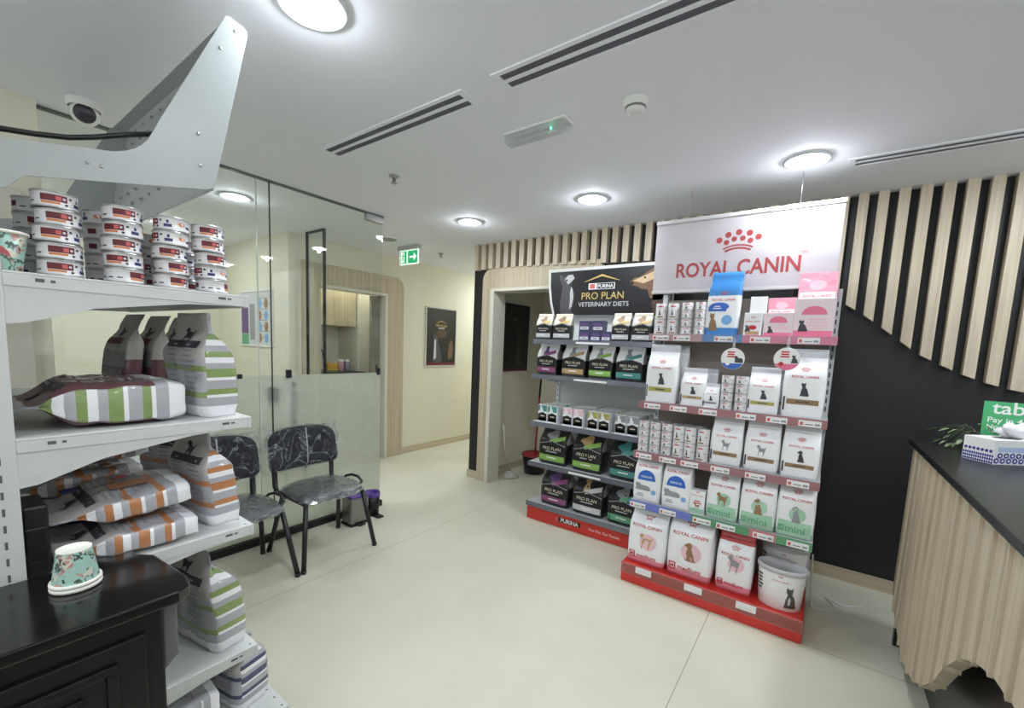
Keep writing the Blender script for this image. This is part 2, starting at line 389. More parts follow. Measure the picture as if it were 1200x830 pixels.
# a second glass leaf standing in the clinic, in dark edging
w = struct('window_4', MB().box(-4.33, -4.03, 2.405, 2.415, .02, H - .02), glass)
MB().box(-4.338, -4.33, 2.395, 2.425, .0, H).box(-4.03, -4.022, 2.395, 2.425, .0, H).box(-4.33, -4.03, 2.40, 2.42, H - .02, H).build('window_frame', gasket, w)
# taupe door with white casing on the pillar wall
d = struct('door_1', MB().box(-3.1, -3.07, -.75, .24, 0, 2.05), mat('taupe_door', srgb(104, 97, 88), .5))
MB().box(-3.1, -3.06, .25, .34, 0, 2.12).box(-3.1, -3.06, -.85, -.76, 0, 2.12).box(-3.1, -3.06, -.76, .25, 2.06, 2.12).build('door_frame', mat('white_lining', (1, 1, 1)), d, bevel=.004)

# oak battens over the black wall, cut to a wave at the bottom
WAVE = [(-3.4, 2.296), (-2.63, 2.294), (-1.9, 2.27), (-1.21, 2.246), (-.75, 2.16), (-.3, 2.02), (.075, 1.863), (.168, 1.799), (.267, 1.719), (.366, 1.633), (.454, 1.558), (.551, 1.502), (.646, 1.452), (.755, 1.406), (.856, 1.376), (1.1, 1.33), (3.3, 1.3)]
def wave(x, W=WAVE):
    for (a, za), (b_, zb) in zip(W, W[1:]):
        if a <= x <= b_: return za + (zb - za) * (x - a) / (b_ - a)
    return W[-1][1]
for k in range(-33, 30):
    x = .075 + .0972 * k
    za, zb = wave(x), wave(x + .052)
    struct('trim_%d' % (k + 40), MB().prism([(x, za), (x + .052, zb), (x + .052, H), (x, H)], 'y', 3.60, 3.66), oak_slat)
# ---------------------------------------------------------------- pack builders
SX = [-1, -.995, -.97, -.92, -.84, -.74, -.62, -.5, -.37, -.25, -.12, 0, .12, .25, .37, .5, .62, .74, .84, .92, .97, .995, 1]
NE = 7
def bag(name, label, cat, w, h, d, mats, matfn, loc=(0, 0, 0), rz=0.0, M=None, group=None, seal=.1, taper=.62, lean=(0, 0), amp=.004, seed=0, decals=(), nring=16, belly=.05, shoulder=1.0, flare=0.0, gusset=.22):
    """block-bottom pouch, front to -Y, pinched into a flat seal at the top"""
    def hw(t):
        k = 1 - belly + belly * math.sin(PI * min(1, t * 1.25)) - (.03 if t > .97 else 0)
        if shoulder < 1 and t > .62:
            q = min(1, (t - .62) / .24); k *= 1 - (1 - shoulder) * q * q * (3 - 2 * q)
        return w / 2 * k
    def hd(t):
        q = 1.0 if t < taper else max(0.0, 1 - (t - taper) / (1 - seal - taper))
        q = q * q * (3 - 2 * q) if q < 1 else 1
        foot = .86 + .14 * min(1, t / .12)
        return max(.0035, d / 2 * q * foot)
    def wr(x, z): return amp * (noise.noise(Vector((x * 16 + seed * 3.1, z * 13, seed * 1.7))) + .5 * noise.noise(Vector((x * 40, z * 34 + seed, seed))))
    def sh(t):
        f = max(0, t - .8) / .2
        return lean[0] * t * t + flare * f * f, lean[1] * t * t
    def front(x, z, e=.0022):
        t = min(max(z / h, 0), 1); s = min(abs(x) / hw(t), 1)
        k = (1 - s ** NE) ** (1 / NE); a, b_ = sh(t)
        return (x + a, -hd(t) * k - wr(x, z) * k - e + b_, z)
    ts = [0] + [(i + 1) / nring for i in range(nring)]
    rings = []
    for t in ts:
        z = t * h; W, D = hw(t), hd(t); a, b_ = sh(t); r = []
        for s in SX:
            k = (1 - abs(s) ** NE) ** (1 / NE); fold = 1 - gusset * (1 - D / (d / 2)) if abs(s) == 1 and t < .97 else 1; r.append((s * W * fold + a, -D * k - wr(s * W, z) * k + b_, z))
        for s in SX[::-1][1:-1]:
            k = (1 - abs(s) ** NE) ** (1 / NE); r.append((s * W + a, D * k + wr(s * W + 5, z) * k + b_, z))
        rings.append(r)
    n = len(SX)
    def mi(k, i):
        side = i in (0, 1, n - 3, n - 2, n - 1, n, len(rings[0]) - 1, len(rings[0]) - 2)
        return matfn((ts[k] + ts[min(k + 1, nring)]) / 2, side, i < n - 1)
    mb = MB().loft(rings, mi, True, True)
    o = mb.build(name, mats, None, loc, rz, M)
    tag(o, label, cat, group)
    for di, (dn, shapes, *rest) in enumerate(decals):
        q = MB(); ms = []
        for s_, m_ in shapes:
            if m_ not in ms: ms.append(m_)
            flat(q, s_, lambda x, z, e=.0012 + .0005 * len(ms) + .0005 * di: front(x, z, e), ms.index(m_))
        c = q.build(dn, ms, o)
        if rest: c['label'] = rest[0]
    return o
def carton(name, label, cat, w, h, d, m, loc, rz=0.0, decals=(), group=None, M=None, extra=None):
    mb = MB().box(-w / 2, w / 2, -d / 2, d / 2, 0, h)
    o = mb.build(name, m, None, loc, rz, M, bevel=.0025); tag(o, label, cat, group)
    for dn, shapes, *rest in decals:
        q = MB(); ms = []
        for s_, m_ in shapes:
            if m_ not in ms: ms.append(m_)
            flat(q, s_, lambda x, z, e=.0004 * (1 + len(ms)): (x, -d / 2 - e, z), ms.index(m_))
        c = q.build(dn, ms, o)
        if rest: c['label'] = rest[0]
    return o
def pm(name, r, g, b, rough=.36, coat=.5, bump=.2):
    return mat('pack_' + name, srgb(r, g, b), rough, coat=coat, bump=bump, bscale=22)
P = dict(white=pm('white', 242, 242, 245), grey=pm('grey', 176, 176, 182), dgrey=pm('dark_grey', 150, 146, 148), green=pm('green', 136, 158, 96), black=pm('black', 26, 26, 29),
         orange=pm('orange', 188, 128, 84), maroon=pm('maroon', 112, 72, 80), navy=pm('navy', 66, 70, 104), red=pm('red', 186, 44, 44), pink=pm('pink', 236, 158, 178), mint=pm('mint', 190, 220, 198),
         blue=pm('blue', 58, 132, 200), taupe=pm('taupe', 188, 184, 180), cream=pm('cream', 222, 214, 196), purple=pm('purple', 120, 60, 130), brown=pm('brown', 132, 104, 78), teal=pm('teal', 60, 150, 146), lime=pm('lime', 140, 196, 74), gold=pm('gold', 196, 164, 92), silver=pm('silver', 196, 198, 204))
I = {k: mat('ink_' + k, srgb(*v), .5) for k, v in dict(red=(196, 40, 46), dark=(62, 62, 68), white=(240, 240, 240), blue=(52, 104, 196), green=(98, 168, 128), grey=(150, 150, 156), gold=(206, 176, 104), brown=(150, 118, 84), pink=(232, 120, 150), mint=(168, 208, 182), black=(20, 20, 22), maroon=(104, 32, 40), orange=(214, 130, 70), purple=(104, 72, 128), teal=(78, 146, 142), lime=(140, 184, 92), tan=(192, 160, 116), olive=(176, 168, 92), navy=(44, 52, 110), magenta=(146, 78, 126), lpink=(238, 196, 206), sky=(122, 176, 226), cream=(226, 214, 190), lgrey=(206, 206, 210), coral=(206, 96, 96)).items()}
def bars(w, n, h, gap, cx=0, z=0, seed=1):
    r = random.Random(seed); out = []
    for k in range(n):
        l = w * r.uniform(.6, 1.0); out.append(move(rect2d(l, h, 3, 1), cx, z - k * gap))
    return join(*out)
ORD = ['bottom', 'second', 'third', 'fourth', 'fifth', 'sixth']

# ---------------------------------------------------------------- ceiling fittings
lens_m = mat('lamp_lens', (.9, .95, 1), .3, emit=(.86, .95, 1.0), estr=16)
ring_m = mat('lamp_ring', srgb(220, 226, 232), .3)
def downlight(x, y, label, power):
    t = thing('ceiling_light', label, 'ceiling light', (x, y, H), group='round recessed ceiling lights')
    MB().lathe([(.108, 0), (.107, -.009), (.101, -.011), (.075, -.003), (.072, -.002), (.072, 0)], 32).build('frame', ring_m, t)
    MB().lathe([(0, -.016), (.03, -.015), (.055, -.011), (.072, -.004)], 32).build('diffuser', lens_m, t)
    MB().lathe([(.034, -.013), (.036, -.0165), (.044, -.0155), (.046, -.011)], 24).build('reflector_ring', ring_m, t)
    L = bpy.data.lights.new('downlight_lamp', 'AREA'); L.shape = 'DISK'; L.size = .14; L.energy = power; L.color = (.88, .94, 1.0)
    o = bpy.data.objects.new('downlight_lamp', L); C.objects.link(o); o.parent = t; o.location = (0, 0, -.014)
    L = bpy.data.lights.new('added_spill_lamp', 'POINT'); L.shadow_soft_size = .018; L.energy = power * .2; L.color = (.88, .94, 1.0)  # point lamp added below the lens to brighten the ceiling
    o = bpy.data.objects.new('added_spill_lamp', L); C.objects.link(o); o.parent = t; o.location = (0, 0, -.04)
PW = 12
for x, y, l in [(-2.59, 2.90, 'round recessed ceiling light nearest the exit sign'), (-1.43, 2.88, 'round recessed ceiling light above the gap between the two dark and red shelf displays'),
                (-.18, 2.87, 'round recessed ceiling light in front of the white banner with the red crown'), (-1.43, .82, 'large round ceiling light cut by the top edge of the picture')]:
    downlight(x, y, l, PW)
for x, y in [(1.0, 2.85), (2.2, 2.85), (-.18, .82), (1.0, .82), (2.2, .82), (-.18, -1.2), (1.0, -1.2), (2.2, -1.2), (-1.43, -1.2), (-2.6, -1.2), (-3.8, 5.6)]:  # unseen lamps: grid carried on, several added for bounce onto the ceiling
    downlight(x, y, 'unseen round ceiling light, several of these added to brighten the ceiling', PW * (1.9 if x < -3 else .95))
downlight(-3.78, 1.53, 'round recessed ceiling light behind the glass partition', PW * .9)
for x, y in [(-5.2, .4), (-3.95, -.9), (-5.3, 1.5), (-4.95, 3.05)]:
    downlight(x, y, 'round recessed ceiling light hidden in the clinic', PW * (1.7 if y > 3 else .8))

def diffuser(x0, x1, y, label, rx=0):
    t = thing('slot_diffuser', label, 'air vent', ((x0 + x1) / 2, y, H)); L = (x1 - x0) / 2
    MB().box(-L - .03, L + .03, -.065, -.045, -.006, 0).box(-L - .03, L + .03, .045, .065, -.006, 0).box(-L - .03, -L, -.045, .045, -.006, 0).box(L, L + .03, -.045, .045, -.006, 0).box(-L, L, -.009, .009, -.006, 0).build('frame', white_paint, t)
    MB().box(-L, L, -.045, -.009, -.002, 0).build('slot', mat('vent_dark', srgb(92, 92, 104), .6), t)
    MB().box(-L, L, .009, .045, -.002, 0).build('slot', mat('vent_dark', (0, 0, 0)), t)
diffuser(-2.38, -1.36, 1.475, 'white double slot air vent above the two chairs')
diffuser(-1.14, -.12, 1.465, 'white double slot air vent running off the top edge above the floor')
diffuser(.03, 1.4, 3.03, 'white double slot air vent by the batten wall above the desk')

t = thing('emergency_light', 'long clear-covered emergency light fitting on the ceiling between two slot vents', 'emergency light', (-1.235, 1.85, H))
MB().prism([(-.17, -.05), (.17, -.05), (.18, -.04), (.18, .04), (.17, .05), (-.17, .05), (-.18, .04), (-.18, -.04)], 'z', -.012, 0).build('base', white_pl, t, bevel=.003)
MB().prism([(-.045, -.012), (-.04, -.035), (-.02, -.048), (.02, -.048), (.04, -.035), (.045, -.012)], 'x', -.165, .165).build('cover', clear('emergency_cover', (.9, .92, .93), 1.2, .1, opaque=.35, ocol=(.85, .86, .88)), t)
MB().tube([(-.12, .012, -.026), (.12, .012, -.026)], .008, 8).build('lamp_tube', mat('dead_tube', srgb(205, 210, 215), .3), t)
MB().lathe([(0, -.034), (.005, -.034), (.006, -.026)], 10, M=T(.09, -.02, 0)).build('indicator', mat('green_led', (.05, .6, .3), .3, emit=(.1, 1, .5), estr=4), t)
t = thing('smoke_detector', 'round white smoke detector on the ceiling', 'smoke detector', (-.753, 1.87, H))
MB().lathe([(.052, 0), (.052, -.014), (.046, -.018)], 28).build('base', white_pl, t)
MB().lathe([(.046, -.018), (.043, -.03), (.034, -.046), (.022, -.05), (0, -.05)], 28).build('body', white_pl, t)
MB().lathe([(.0442, -.028), (.041, -.036)], 28).build('vent', mat('detector_slot', srgb(120, 120, 122), .6), t)
for (x, y, l) in [(-2.344, 1.887, 'small steel ceiling sprinkler above the end of the glass partition'), (-3.775, 3.74, 'small steel ceiling sprinkler deep in the corridor past the exit sign')]:
    t = thing('sprinkler', l, 'sprinkler', (x, y, H))
    MB().lathe([(.036, 0), (.034, -.008), (.016, -.012), (.012, -.02)], 20).build('escutcheon', steel, t)
    MB().box(-.012, -.008, -.003, .003, -.045, -.015).box(.008, .012, -.003, .003, -.045, -.015).lathe([(.004, -.02), (.004, -.045)], 8).build('frame', steel, t)
    MB().lathe([(0, -.045), (.02, -.045), (.02, -.048), (0, -.048)], 16).build('deflector', steel, t)
t = thing('ceiling_speaker', 'flat round grey speaker disc on the ceiling beside the exit sign', 'speaker', (-3.75, 2.95, H))
MB().lathe([(.10, 0), (.10, -.01), (.09, -.016)], 28).build('frame', white_pl, t)
MB().lathe([(.09, -.016), (0, -.02)], 28).build('grille', mat('speaker_grille', srgb(165, 165, 165), .6), t)
# exit sign
t = thing('exit_sign', 'green and white running man exit sign with arrow hanging from the ceiling', 'exit sign', (-3.825, 3.3, H))
MB().box(-.165, .165, -.03, .03, -.045, 0).build('housing', mat('sign_housing', srgb(190, 192, 192), .4), t, bevel=.004)
MB().box(-.15, .15, -.006, .006, -.20, -.045).build('sign_panel', mat('exit_white', srgb(225, 240, 230), .4, emit=(.85, 1, .9), estr=.7), t)
q = MB(); gm = mat('exit_green', srgb(30, 150, 90), .4, emit=(.02, .5, .2), estr=.5)
fm = lambda x, z: (x, -.0068, z - .122); fw = lambda x, z: (x, -.0076, z - .122)
flat(q, move(rect2d(.155, .135), .062, 0), fm); flat(q, move(rect2d(.105, .135), -.088, 0), fm)
for sh in (join(move(rect2d(.075, .02), .05, 0)), ([(.08, .045), (.08, -.045), (.125, 0)], [(0, 1, 2)])): flat(q, sh, fw, 1)
flat(q, move(rect2d(.06, .115), -.10, 0), fw, 1)
f2 = lambda x, z: (x, -.0084, z - .122)
flat(q, move(disc2d(.011, 10), -.085, .04), f2)
for a_, b_ in [((-.088, .028), (-.098, -.005)), ((-.098, -.005), (-.082, -.025)), ((-.082, -.025), (-.09, -.048)), ((-.098, -.005), (-.118, -.028)), ((-.088, .024), (-.07, .006)), ((-.09, .024), (-.112, .012))]:
    dx, dz = b_[0] - a_[0], b_[1] - a_[1]; l = math.hypot(dx, dz)
    flat(q, move(rect2d(l, .012, 1, 1), (a_[0] + b_[0]) / 2, (a_[1] + b_[1]) / 2, math.atan2(dz, dx)), f2)
q.build('pictogram', [gm, mat('exit_white', (1, 1, 1))], t)
# dome camera and its cables
t = thing('security_camera', 'white dome security camera on the ceiling above the tall white bracket', 'security camera', (-2.93, .545, H))
MB().lathe([(.065, 0), (.066, -.02), (.058, -.032)], 28).build('base', white_pl, t)
aim = Vector((2.93, -.545, 1.5 - H + .05)).to_track_quat('Z', 'Y').to_matrix().to_4x4()
MB().lathe([(0, -.05), (.03, -.045), (.05, -.02), (.054, .0), (.050, .02), (.046, .03), (.040, .034)], 28, M=T(0, 0, -.05) @ aim).build('shell', white_pl, t)
MB().lathe([(.040, .033), (.038, .037), (.02, .042), (0, .043)], 24, M=T(0, 0, -.05) @ aim).build('lens', mat('dark_lens', srgb(58, 58, 66), .15), t)
# ---------------------------------------------------------------- near shelving unit on the left
GX0, GX1, GYB = -1.49, -2.74, .105
t = gon = thing('gondola_shelving', 'white metal shelving unit with five shelves and curved top brackets on the left', 'shelving unit', (0, 0, 0))
for x in (GX0 - .03, GX1):
    MB().box(x, x + .03, GYB - .035, GYB + .02, 0, 1.98).build('upright', white_metal, t, bevel=.002)
MB().box(GX1 + .03, GX0 - .03, GYB - .02, GYB - .005, .1, 1.95).build('back_panel', white_metal, t)
dark_slot = mat('slot_dark', srgb(92, 92, 94), .6)
q = MB()
for k in range(26): q.box(GX0 - .0005, GX0 + .0008, GYB - .010, GYB - .005, .9 + k * .04, .918 + k * .04)
q.build('slots', dark_slot, t)
SH = [(1.622, .635), (1.237, .635), (.872, .635), (.437, .64), (.132, .745)]
for k, (z, yf) in enumerate(SH):
    s = MB().box(GX1, GX0, GYB + .02, yf, z - .006, z).box(GX1, GX0, yf - .012, yf, z - .036, z - .006).box(GX0 - .006, GX0, GYB + .02, yf - .012, z - .034, z - .006).box(GX1, GX1 + .006, GYB + .02, yf - .012, z - .034, z - .006).build('shelf', white_metal, t, bevel=.0015)
    n = 22; q = MB()
    for i in range(n):
        x = GX0 - .02 - i * (GX0 - GX1 - .04) / (n - 1); q.box(x - .003, x + .003, yf - .022, yf - .016, z, z + .0006)
    q.build('perforation', dark_slot, s)
    q = MB(); q.box(GX0 - .0002, GX0 + .0006, yf - .085, yf - .065, z - .018, z - .011).box(GX0 - .0002, GX0 + .0006, yf - .06, yf - .05, z - .017, z - .012)
    q.box(GX0 - .0002, GX0 + .0006, GYB + .07, GYB + .085, z - .02, z - .012).box(GX0 - .0002, GX0 + .0006, GYB + .095, GYB + .103, z - .019, z - .013)
    q.build('slot_marks', dark_slot, s)
    if k < 4:
        D = yf - GYB
        for x in (GX0 - .006, GX1 + .006):
            MB().prism([(GYB + .02, z - .034), (yf - .03, z - .034), (yf - .16, z - .040), (GYB + .17, z - .072), (GYB + .05, z - .115), (GYB + .02, z - .118)], 'x', x - .003, x + .003).build('bracket', white_metal, s)
# top header brackets with bolts
BR = [(.06, 1.785), (.141, 1.80), (.171, 1.835), (.528, 1.913)] + [(.544, 1.922), (.554, 1.945)] + [(.650, 2.392), (.648, 2.402), (.641, 2.409), (.603, 2.418), (.594, 2.416), (.588, 2.408)] + [(.425, 2.062), (.409, 2.025), (.397, 2.0), (.384, 1.982), (.368, 1.966), (.35, 1.955), (.325, 1.944), (.29, 1.937), (.147, 1.906), (.06, 1.89)]
hdr_m = mat('header_metal_darkened', srgb(166, 172, 171), .36)  # white metal darkened in its colour to offset the lamp's grazing light
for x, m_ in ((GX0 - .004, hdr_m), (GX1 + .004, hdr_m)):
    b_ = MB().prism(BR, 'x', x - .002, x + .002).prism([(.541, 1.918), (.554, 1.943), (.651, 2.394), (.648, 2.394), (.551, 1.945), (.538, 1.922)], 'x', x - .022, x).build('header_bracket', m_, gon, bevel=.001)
    for (y, z) in [(.615, 2.385), (.575, 2.318), (.512, 2.06), (.515, 1.975), (.277, 1.90), (.302, 1.90)]:
        MB().lathe([(0, .004), (.004, .0035), (.006, .0), (.006, -.006), (0, -.006)], 12, M=T(x, y, z) @ RY(90)).build('bolt', steel, b_)
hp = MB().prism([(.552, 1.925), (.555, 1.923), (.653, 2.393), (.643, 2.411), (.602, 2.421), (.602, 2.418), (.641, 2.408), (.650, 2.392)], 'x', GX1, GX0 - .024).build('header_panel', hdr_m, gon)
q = MB()
for i in range(11):
    for (y, z) in ((.645, 2.385), (.632, 2.325), (.58, 2.08), (.567, 2.02)):
        q.lathe([(0, .004), (.004, .0035), (.006, .0), (.006, -.004), (0, -.004)], 10, M=T(GX0 - .10 - i * .11, y - .003, z) @ RX(78))
q.build('bolt_heads', steel, hp)
# cable slung along the near bracket
tag(MB().tube([(-1.56, -.06, 1.925), (-1.545, .10, 1.930), (-1.54, .197, 1.946), (-1.54, .254, 1.960), (-1.54, .301, 1.979), (-1.54, .368, 2.012), (-1.55, .425, 2.038), (-1.62, .48, 2.06), (-1.8, .52, 2.07)], .0065, 8).build('cable', black_pl), 'black cable slung behind the white curved top bracket', 'cable')

# food cans on the top shelf
can_label = mat('can_label', srgb(226, 224, 226), .35, coat=.3)
def low_can(label, loc, rz):
    r, h = .0415, .0385
    o = MB().lathe([(0, .002, 0), (r - .004, .001, 0), (r, 0, 0), (r + .0005, .003, 0), (r - .001, .0045, 1), (r - .001, .034, 0), (r + .0005, .0355, 0), (r, .0385, 0), (r - .003, .0385, 0), (r - .004, .036, 0), (0, .036, 0)], 30).build('food_can', [mat('can_tin', srgb(190, 192, 192), .3, metal=.8), can_label], None, loc, rz)
    tag(o, label, 'can', 'low food cans on the top left shelf')
    q = MB(); fm = lambda x, z, e=.0002: ((r - .001 + e) * math.sin(x / r), -(r - .001 + e) * math.cos(x / r), z)
    f2 = lambda x, z: fm(x, z, .0005)
    ms = [I['maroon'], I['orange'], I['navy'], I['dark'], I['lgrey'], I['coral']]
    flat(q, move(rect2d(.048, .0150, 8, 2), -.010, .0225), fm, 0); flat(q, move(rect2d(.034, .005, 6, 1), -.016, .0115), fm, 1)
    flat(q, move(rect2d(.010, .009, 2, 1), -.002, .0225), f2, 5); flat(q, move(disc2d(.003, 8), .008, .0225), f2, 4)
    flat(q, move(rect2d(.019, .008, 4, 1), .038, .0135), fm, 2); flat(q, move(rect2d(.006, .008, 2, 1), .038, .0235), fm, 2)
    flat(q, move(rect2d(.006, .005, 2, 1), .021, .026), fm, 3); flat(q, move(rect2d(.006, .005, 2, 1), .012, .010), fm, 3)
    for a in (-.055, -.075, -.095): flat(q, move(rect2d(.012, .003, 3, 1), a, .013), fm, 3); flat(q, move(rect2d(.014, .002, 3, 1), a, .027), fm, 4)
    flat(q, move(disc2d(.006, 10, 1.6, .9), .072, .02), fm, 1); flat(q, move(rect2d(.016, .006, 4, 1), .092, .015), fm, 2)
    flat(q, move(rect2d(.02, .013, 4, 1), -.12, .02), fm, 0)
    q.build('label_print', ms, o)
    return o
R_ = random.Random(3)
can0 = low_can('white tin', (0, 0, -5), 0)
first = True
STK = [(-1.537, .225, 5, 'beside the teal paper cup'), (-1.537, .345, 5, 'second from the teal paper cup'), (-1.537, .45, 5, 'third from the teal paper cup'), (-1.537, .546, 5, 'at the shelf corner')]
TW = {0: [5, 10, 0, 8, 4], 1: [50, -20, 10, -30, 8], 2: [30, 20, 0, -75, -80], 3: [80, -70, 15, 5, 0]}
for j, (x, y, n, where) in enumerate(STK):
    for k in range(n):
        lb = f"{['bottom', 'second lowest', 'middle', 'second highest', 'top'][k]} white maroon-banded food can in the front stack {where}"
        p = (x + R_.uniform(-.003, .003), y + R_.uniform(-.004, .004), 1.6225 + k * .0392); a = math.radians(90 + TW[j][k])
        if first:
            can0.location = p; can0.rotation_euler = (0, 0, a); can0['label'] = lb; first = False
        else: dup(can0, p, a, lb)
for (x, y, n, where) in [(-1.66, .205, 5, 'nearest the teal paper cup'), (-1.65, .33, 5, 'second from the teal paper cup'), (-1.65, .528, 4, 'behind the shelf corner stack'), (-1.655, .432, 4, 'third from the teal paper cup')]:
    for k in range(n):
        dup(can0, (x, y, 1.6225 + k * .0392), math.radians(R_.uniform(0, 360)), f"{['bottom', 'second lowest', 'middle', 'second highest', 'top'][k] if n == 5 else ['bottom', 'second lowest', 'second highest', 'top'][k]} white food can in the rear stack {where}")

# paper cups with a leafy print
m, nt, b = nodes_of('leafy_cup')
tc = nt.nodes.new('ShaderNodeTexCoord'); base = (*srgb(168, 204, 192), 1); prev = None
def layer(prev, scale, lo, hi, col, off):
    mp = nt.nodes.new('ShaderNodeMapping'); mp.inputs['Location'].default_value = (off, off * 2, off)
    n = nt.nodes.new('ShaderNodeTexNoise'); n.inputs['Scale'].default_value = scale; n.inputs['Detail'].default_value = 2
    r = nt.nodes.new('ShaderNodeValToRGB'); r.color_ramp.interpolation = 'CONSTANT'
    r.color_ramp.elements[0].position = 0; r.color_ramp.elements[0].color = (0, 0, 0, 1); r.color_ramp.elements[1].position = lo; r.color_ramp.elements[1].color = (1, 1, 1, 1)
    e = r.color_ramp.elements.new(hi); e.color = (0, 0, 0, 1)
    x = nt.nodes.new('ShaderNodeMix'); x.data_type = 'RGBA'
    nt.links.new(tc.outputs['Object'], mp.inputs[0]); nt.links.new(mp.outputs[0], n.inputs['Vector']); nt.links.new(n.outputs['Fac'], r.inputs['Fac']); nt.links.new(r.outputs['Color'], x.inputs[0])
    if prev: nt.links.new(prev, x.inputs[6])
    else: x.inputs[6].default_value = base
    x.inputs[7].default_value = (*col, 1); return x.outputs[2]
o1 = layer(None, 42, .58, .64, srgb(92, 112, 98), 1); o1 = layer(o1, 34, .60, .8, srgb(196, 148, 140), 4); o1 = layer(o1, 55, .62, .7, srgb(70, 88, 82), 7); o1 = layer(o1, 30, .62, .7, srgb(212, 210, 190), 11)
nt.links.new(o1, b.inputs['Base Color']); b.inputs['Roughness'].default_value = .45; leafy = m
cupw = mat('cup_white', srgb(236, 234, 224), .45)
t = thing('paper_cup', 'teal leaf-print paper cup standing upright at the shelf end beside the cans', 'cup', (-1.535, .135, 1.6225))
MB().lathe([(0, .003), (.0255, .003), (.026, 0), (.0275, .003), (.039, .083), (.0375, .083), (.0262, .006), (0, .006)], 32).build('cup_body', leafy, t)
MB().lathe([(.0385, .082), (.0415, .082), (.0425, .0855), (.0415, .089), (.0385, .088), (.0385, .082)], 32).build('rim', cupw, t)
flat(q := MB(), move(poly2d([(0, .4), (.2, .7), (.55, .9), (.9, .5), (1, .1), (.7, .3), (.4, .35)], .03), 0, .04), lambda x, z: ((.0278 + z * .139 + .0006) * math.sin(x / .034), -(.0278 + z * .139 + .0006) * math.cos(x / .034), z), 0)
q.build('printed_bird', mat('flamingo_pink', srgb(196, 104, 112), .5), t); t.rotation_euler = (0, 0, math.radians(78))

# striped pet food bags
def striped(col, acc='red'):
    """white foot, then grey and coloured bands, a taupe printed top"""
    ms = [P['white'], P['grey'], P[col], P['taupe'], P['silver']]
    def fn(t, side, front):
        if t < .12: return 0
        if t > .80: return 4 if side else 3
        if not side: return 3 if t > .55 else (2 if int(t * 16) % 4 == 3 else 1)
        q = (t - .12) / .17 % 1
        return 2 if q > .66 else (0 if q > .46 else 1)
    return ms, fn
def printed(seed, w, h, col):
    """dark line print on the wide faces"""
    r = random.Random(seed); sh = []
    for k in range(9):
        z = h * (.28 + .052 * k)
        for j in range(2): sh.append((move(rect2d(w * r.uniform(.16, .3), .006, 3, 1), (j - .5) * w * .42 + r.uniform(-.01, .01), z), I['grey']))
    sh.append((move(poly2d(DOG_STAND, .06), .0, h * .78), I['dark'])); sh.append((move(rect2d(w * .7, .022), 0, h * .70), I[col]))
    return [('face_print', sh)]
def tri_bag(label, col, w, h, d, M, seed, lean=(0, 0), ink='dark', taper=.6, face=None, shoulder=.8, amp=.009, flare=.02, **k):
    ms, fn = striped(col)
    if face:
        f0 = fn; ms = ms + [P[face]]; fn = lambda t, side, front: 5 if not side and .2 < t < .86 else f0(t, side, front)
    return bag('pet_food_bag', label, 'pet food bag', w, h, d, ms, fn, M=M, seed=seed, lean=lean, shoulder=shoulder, flare=flare, decals=printed(seed, w, h, ink), group='striped pet food bags on the left shelves', amp=amp, taper=taper, nring=36, **k)
Z2 = 1.2375
tri_bag('green and grey striped food bag standing upright at the corner of the second shelf', 'green', .24, .325, .115, T(-1.655, .558, Z2) @ RZ(8), 1, (0, -.03), seal=.12)
def dark_bag(label, col, x, y, seed, h=.32):
    ms = [P['dgrey'], P['taupe'], P[col], P['silver']]
    fn = lambda t, side, front: (1 if t > .6 else 2 if .25 < t < .4 else 0) if not side else (3 if t > .85 else 1 if t > .5 else 2 if t > .3 else 0)
    return bag('pet_food_bag', label, 'pet food bag', .2, h, .062, ms, fn, M=T(x, y, Z2) @ RZ(5), shoulder=.84, flare=.03, seed=seed, decals=printed(seed, .2, h, 'maroon'), group='striped pet food bags on the left shelves', amp=.005, taper=.66, nring=24, lean=(.0, .045), seal=.13)
dark_bag('grey and maroon food bag standing farthest left in the row behind the lying bag', 'maroon', -2.06, .435, 11)
dark_bag('grey food bag with maroon print, middle of the row behind the lying bag', 'maroon', -2.055, .508, 12)
dark_bag('grey and navy food bag standing directly behind the upright green striped bag', 'navy', -2.05, .582, 13)
LIE = RX(90) @ RZ(180)          # face up, sealed end towards the shelf back
tri_bag('green and grey striped food bag lying flat on the second shelf', 'green', .34, .37, .115, T(-1.70, .472, Z2 + .062) @ LIE, 3, seal=.14, ink='dark', face='maroon', shoulder=.9)
Z3 = .8725
for lb, x, y, z, h, w, d, tilt, sd in [
    ('orange and grey striped food bag lying lowest at the front of the third shelf', -1.64, .482, Z3 + .041, .305, .28, .065, 0, 21),
    ('orange and white food bag with navy corner lying on top of the front pile', -1.67, .475, Z3 + .142, .31, .28, .065, 4, 22),
    ('orange striped food bag lying lowest in the rear pile on the third shelf', -2.0, .45, Z3 + .047, .33, .27, .075, 0, 23),
    ('orange and grey food bag second in the rear pile on the third shelf', -1.99, .44, Z3 + .138, .33, .27, .07, 1, 24),
    ('orange and taupe food bag lying topmost in the rear pile on the third shelf', -2.0, .46, Z3 + .232, .33, .27, .07, 1, 25)]:
    b_ = tri_bag(lb, 'orange', w, h, d, T(x, y, z) @ RX(tilt) @ LIE, sd, seal=.12, shoulder=.9)
    fr = d / 2 + .008
    for (cx, cz, ww, hh, mm) in [(.03, .24, .05, .035, 0), (-.03, .12, .06, .09, 1), (.06, .12, .03, .03, 2)]:
        flat(q := MB(), move(rect2d(ww, hh, 1, 1), cx, cz), lambda x_, z_: (x_, -fr, z_), 0); q.build(['brand_patch', 'colour_patch', 'seal_patch'][mm], [I['navy'], P['orange'], I['coral']][mm], b_)
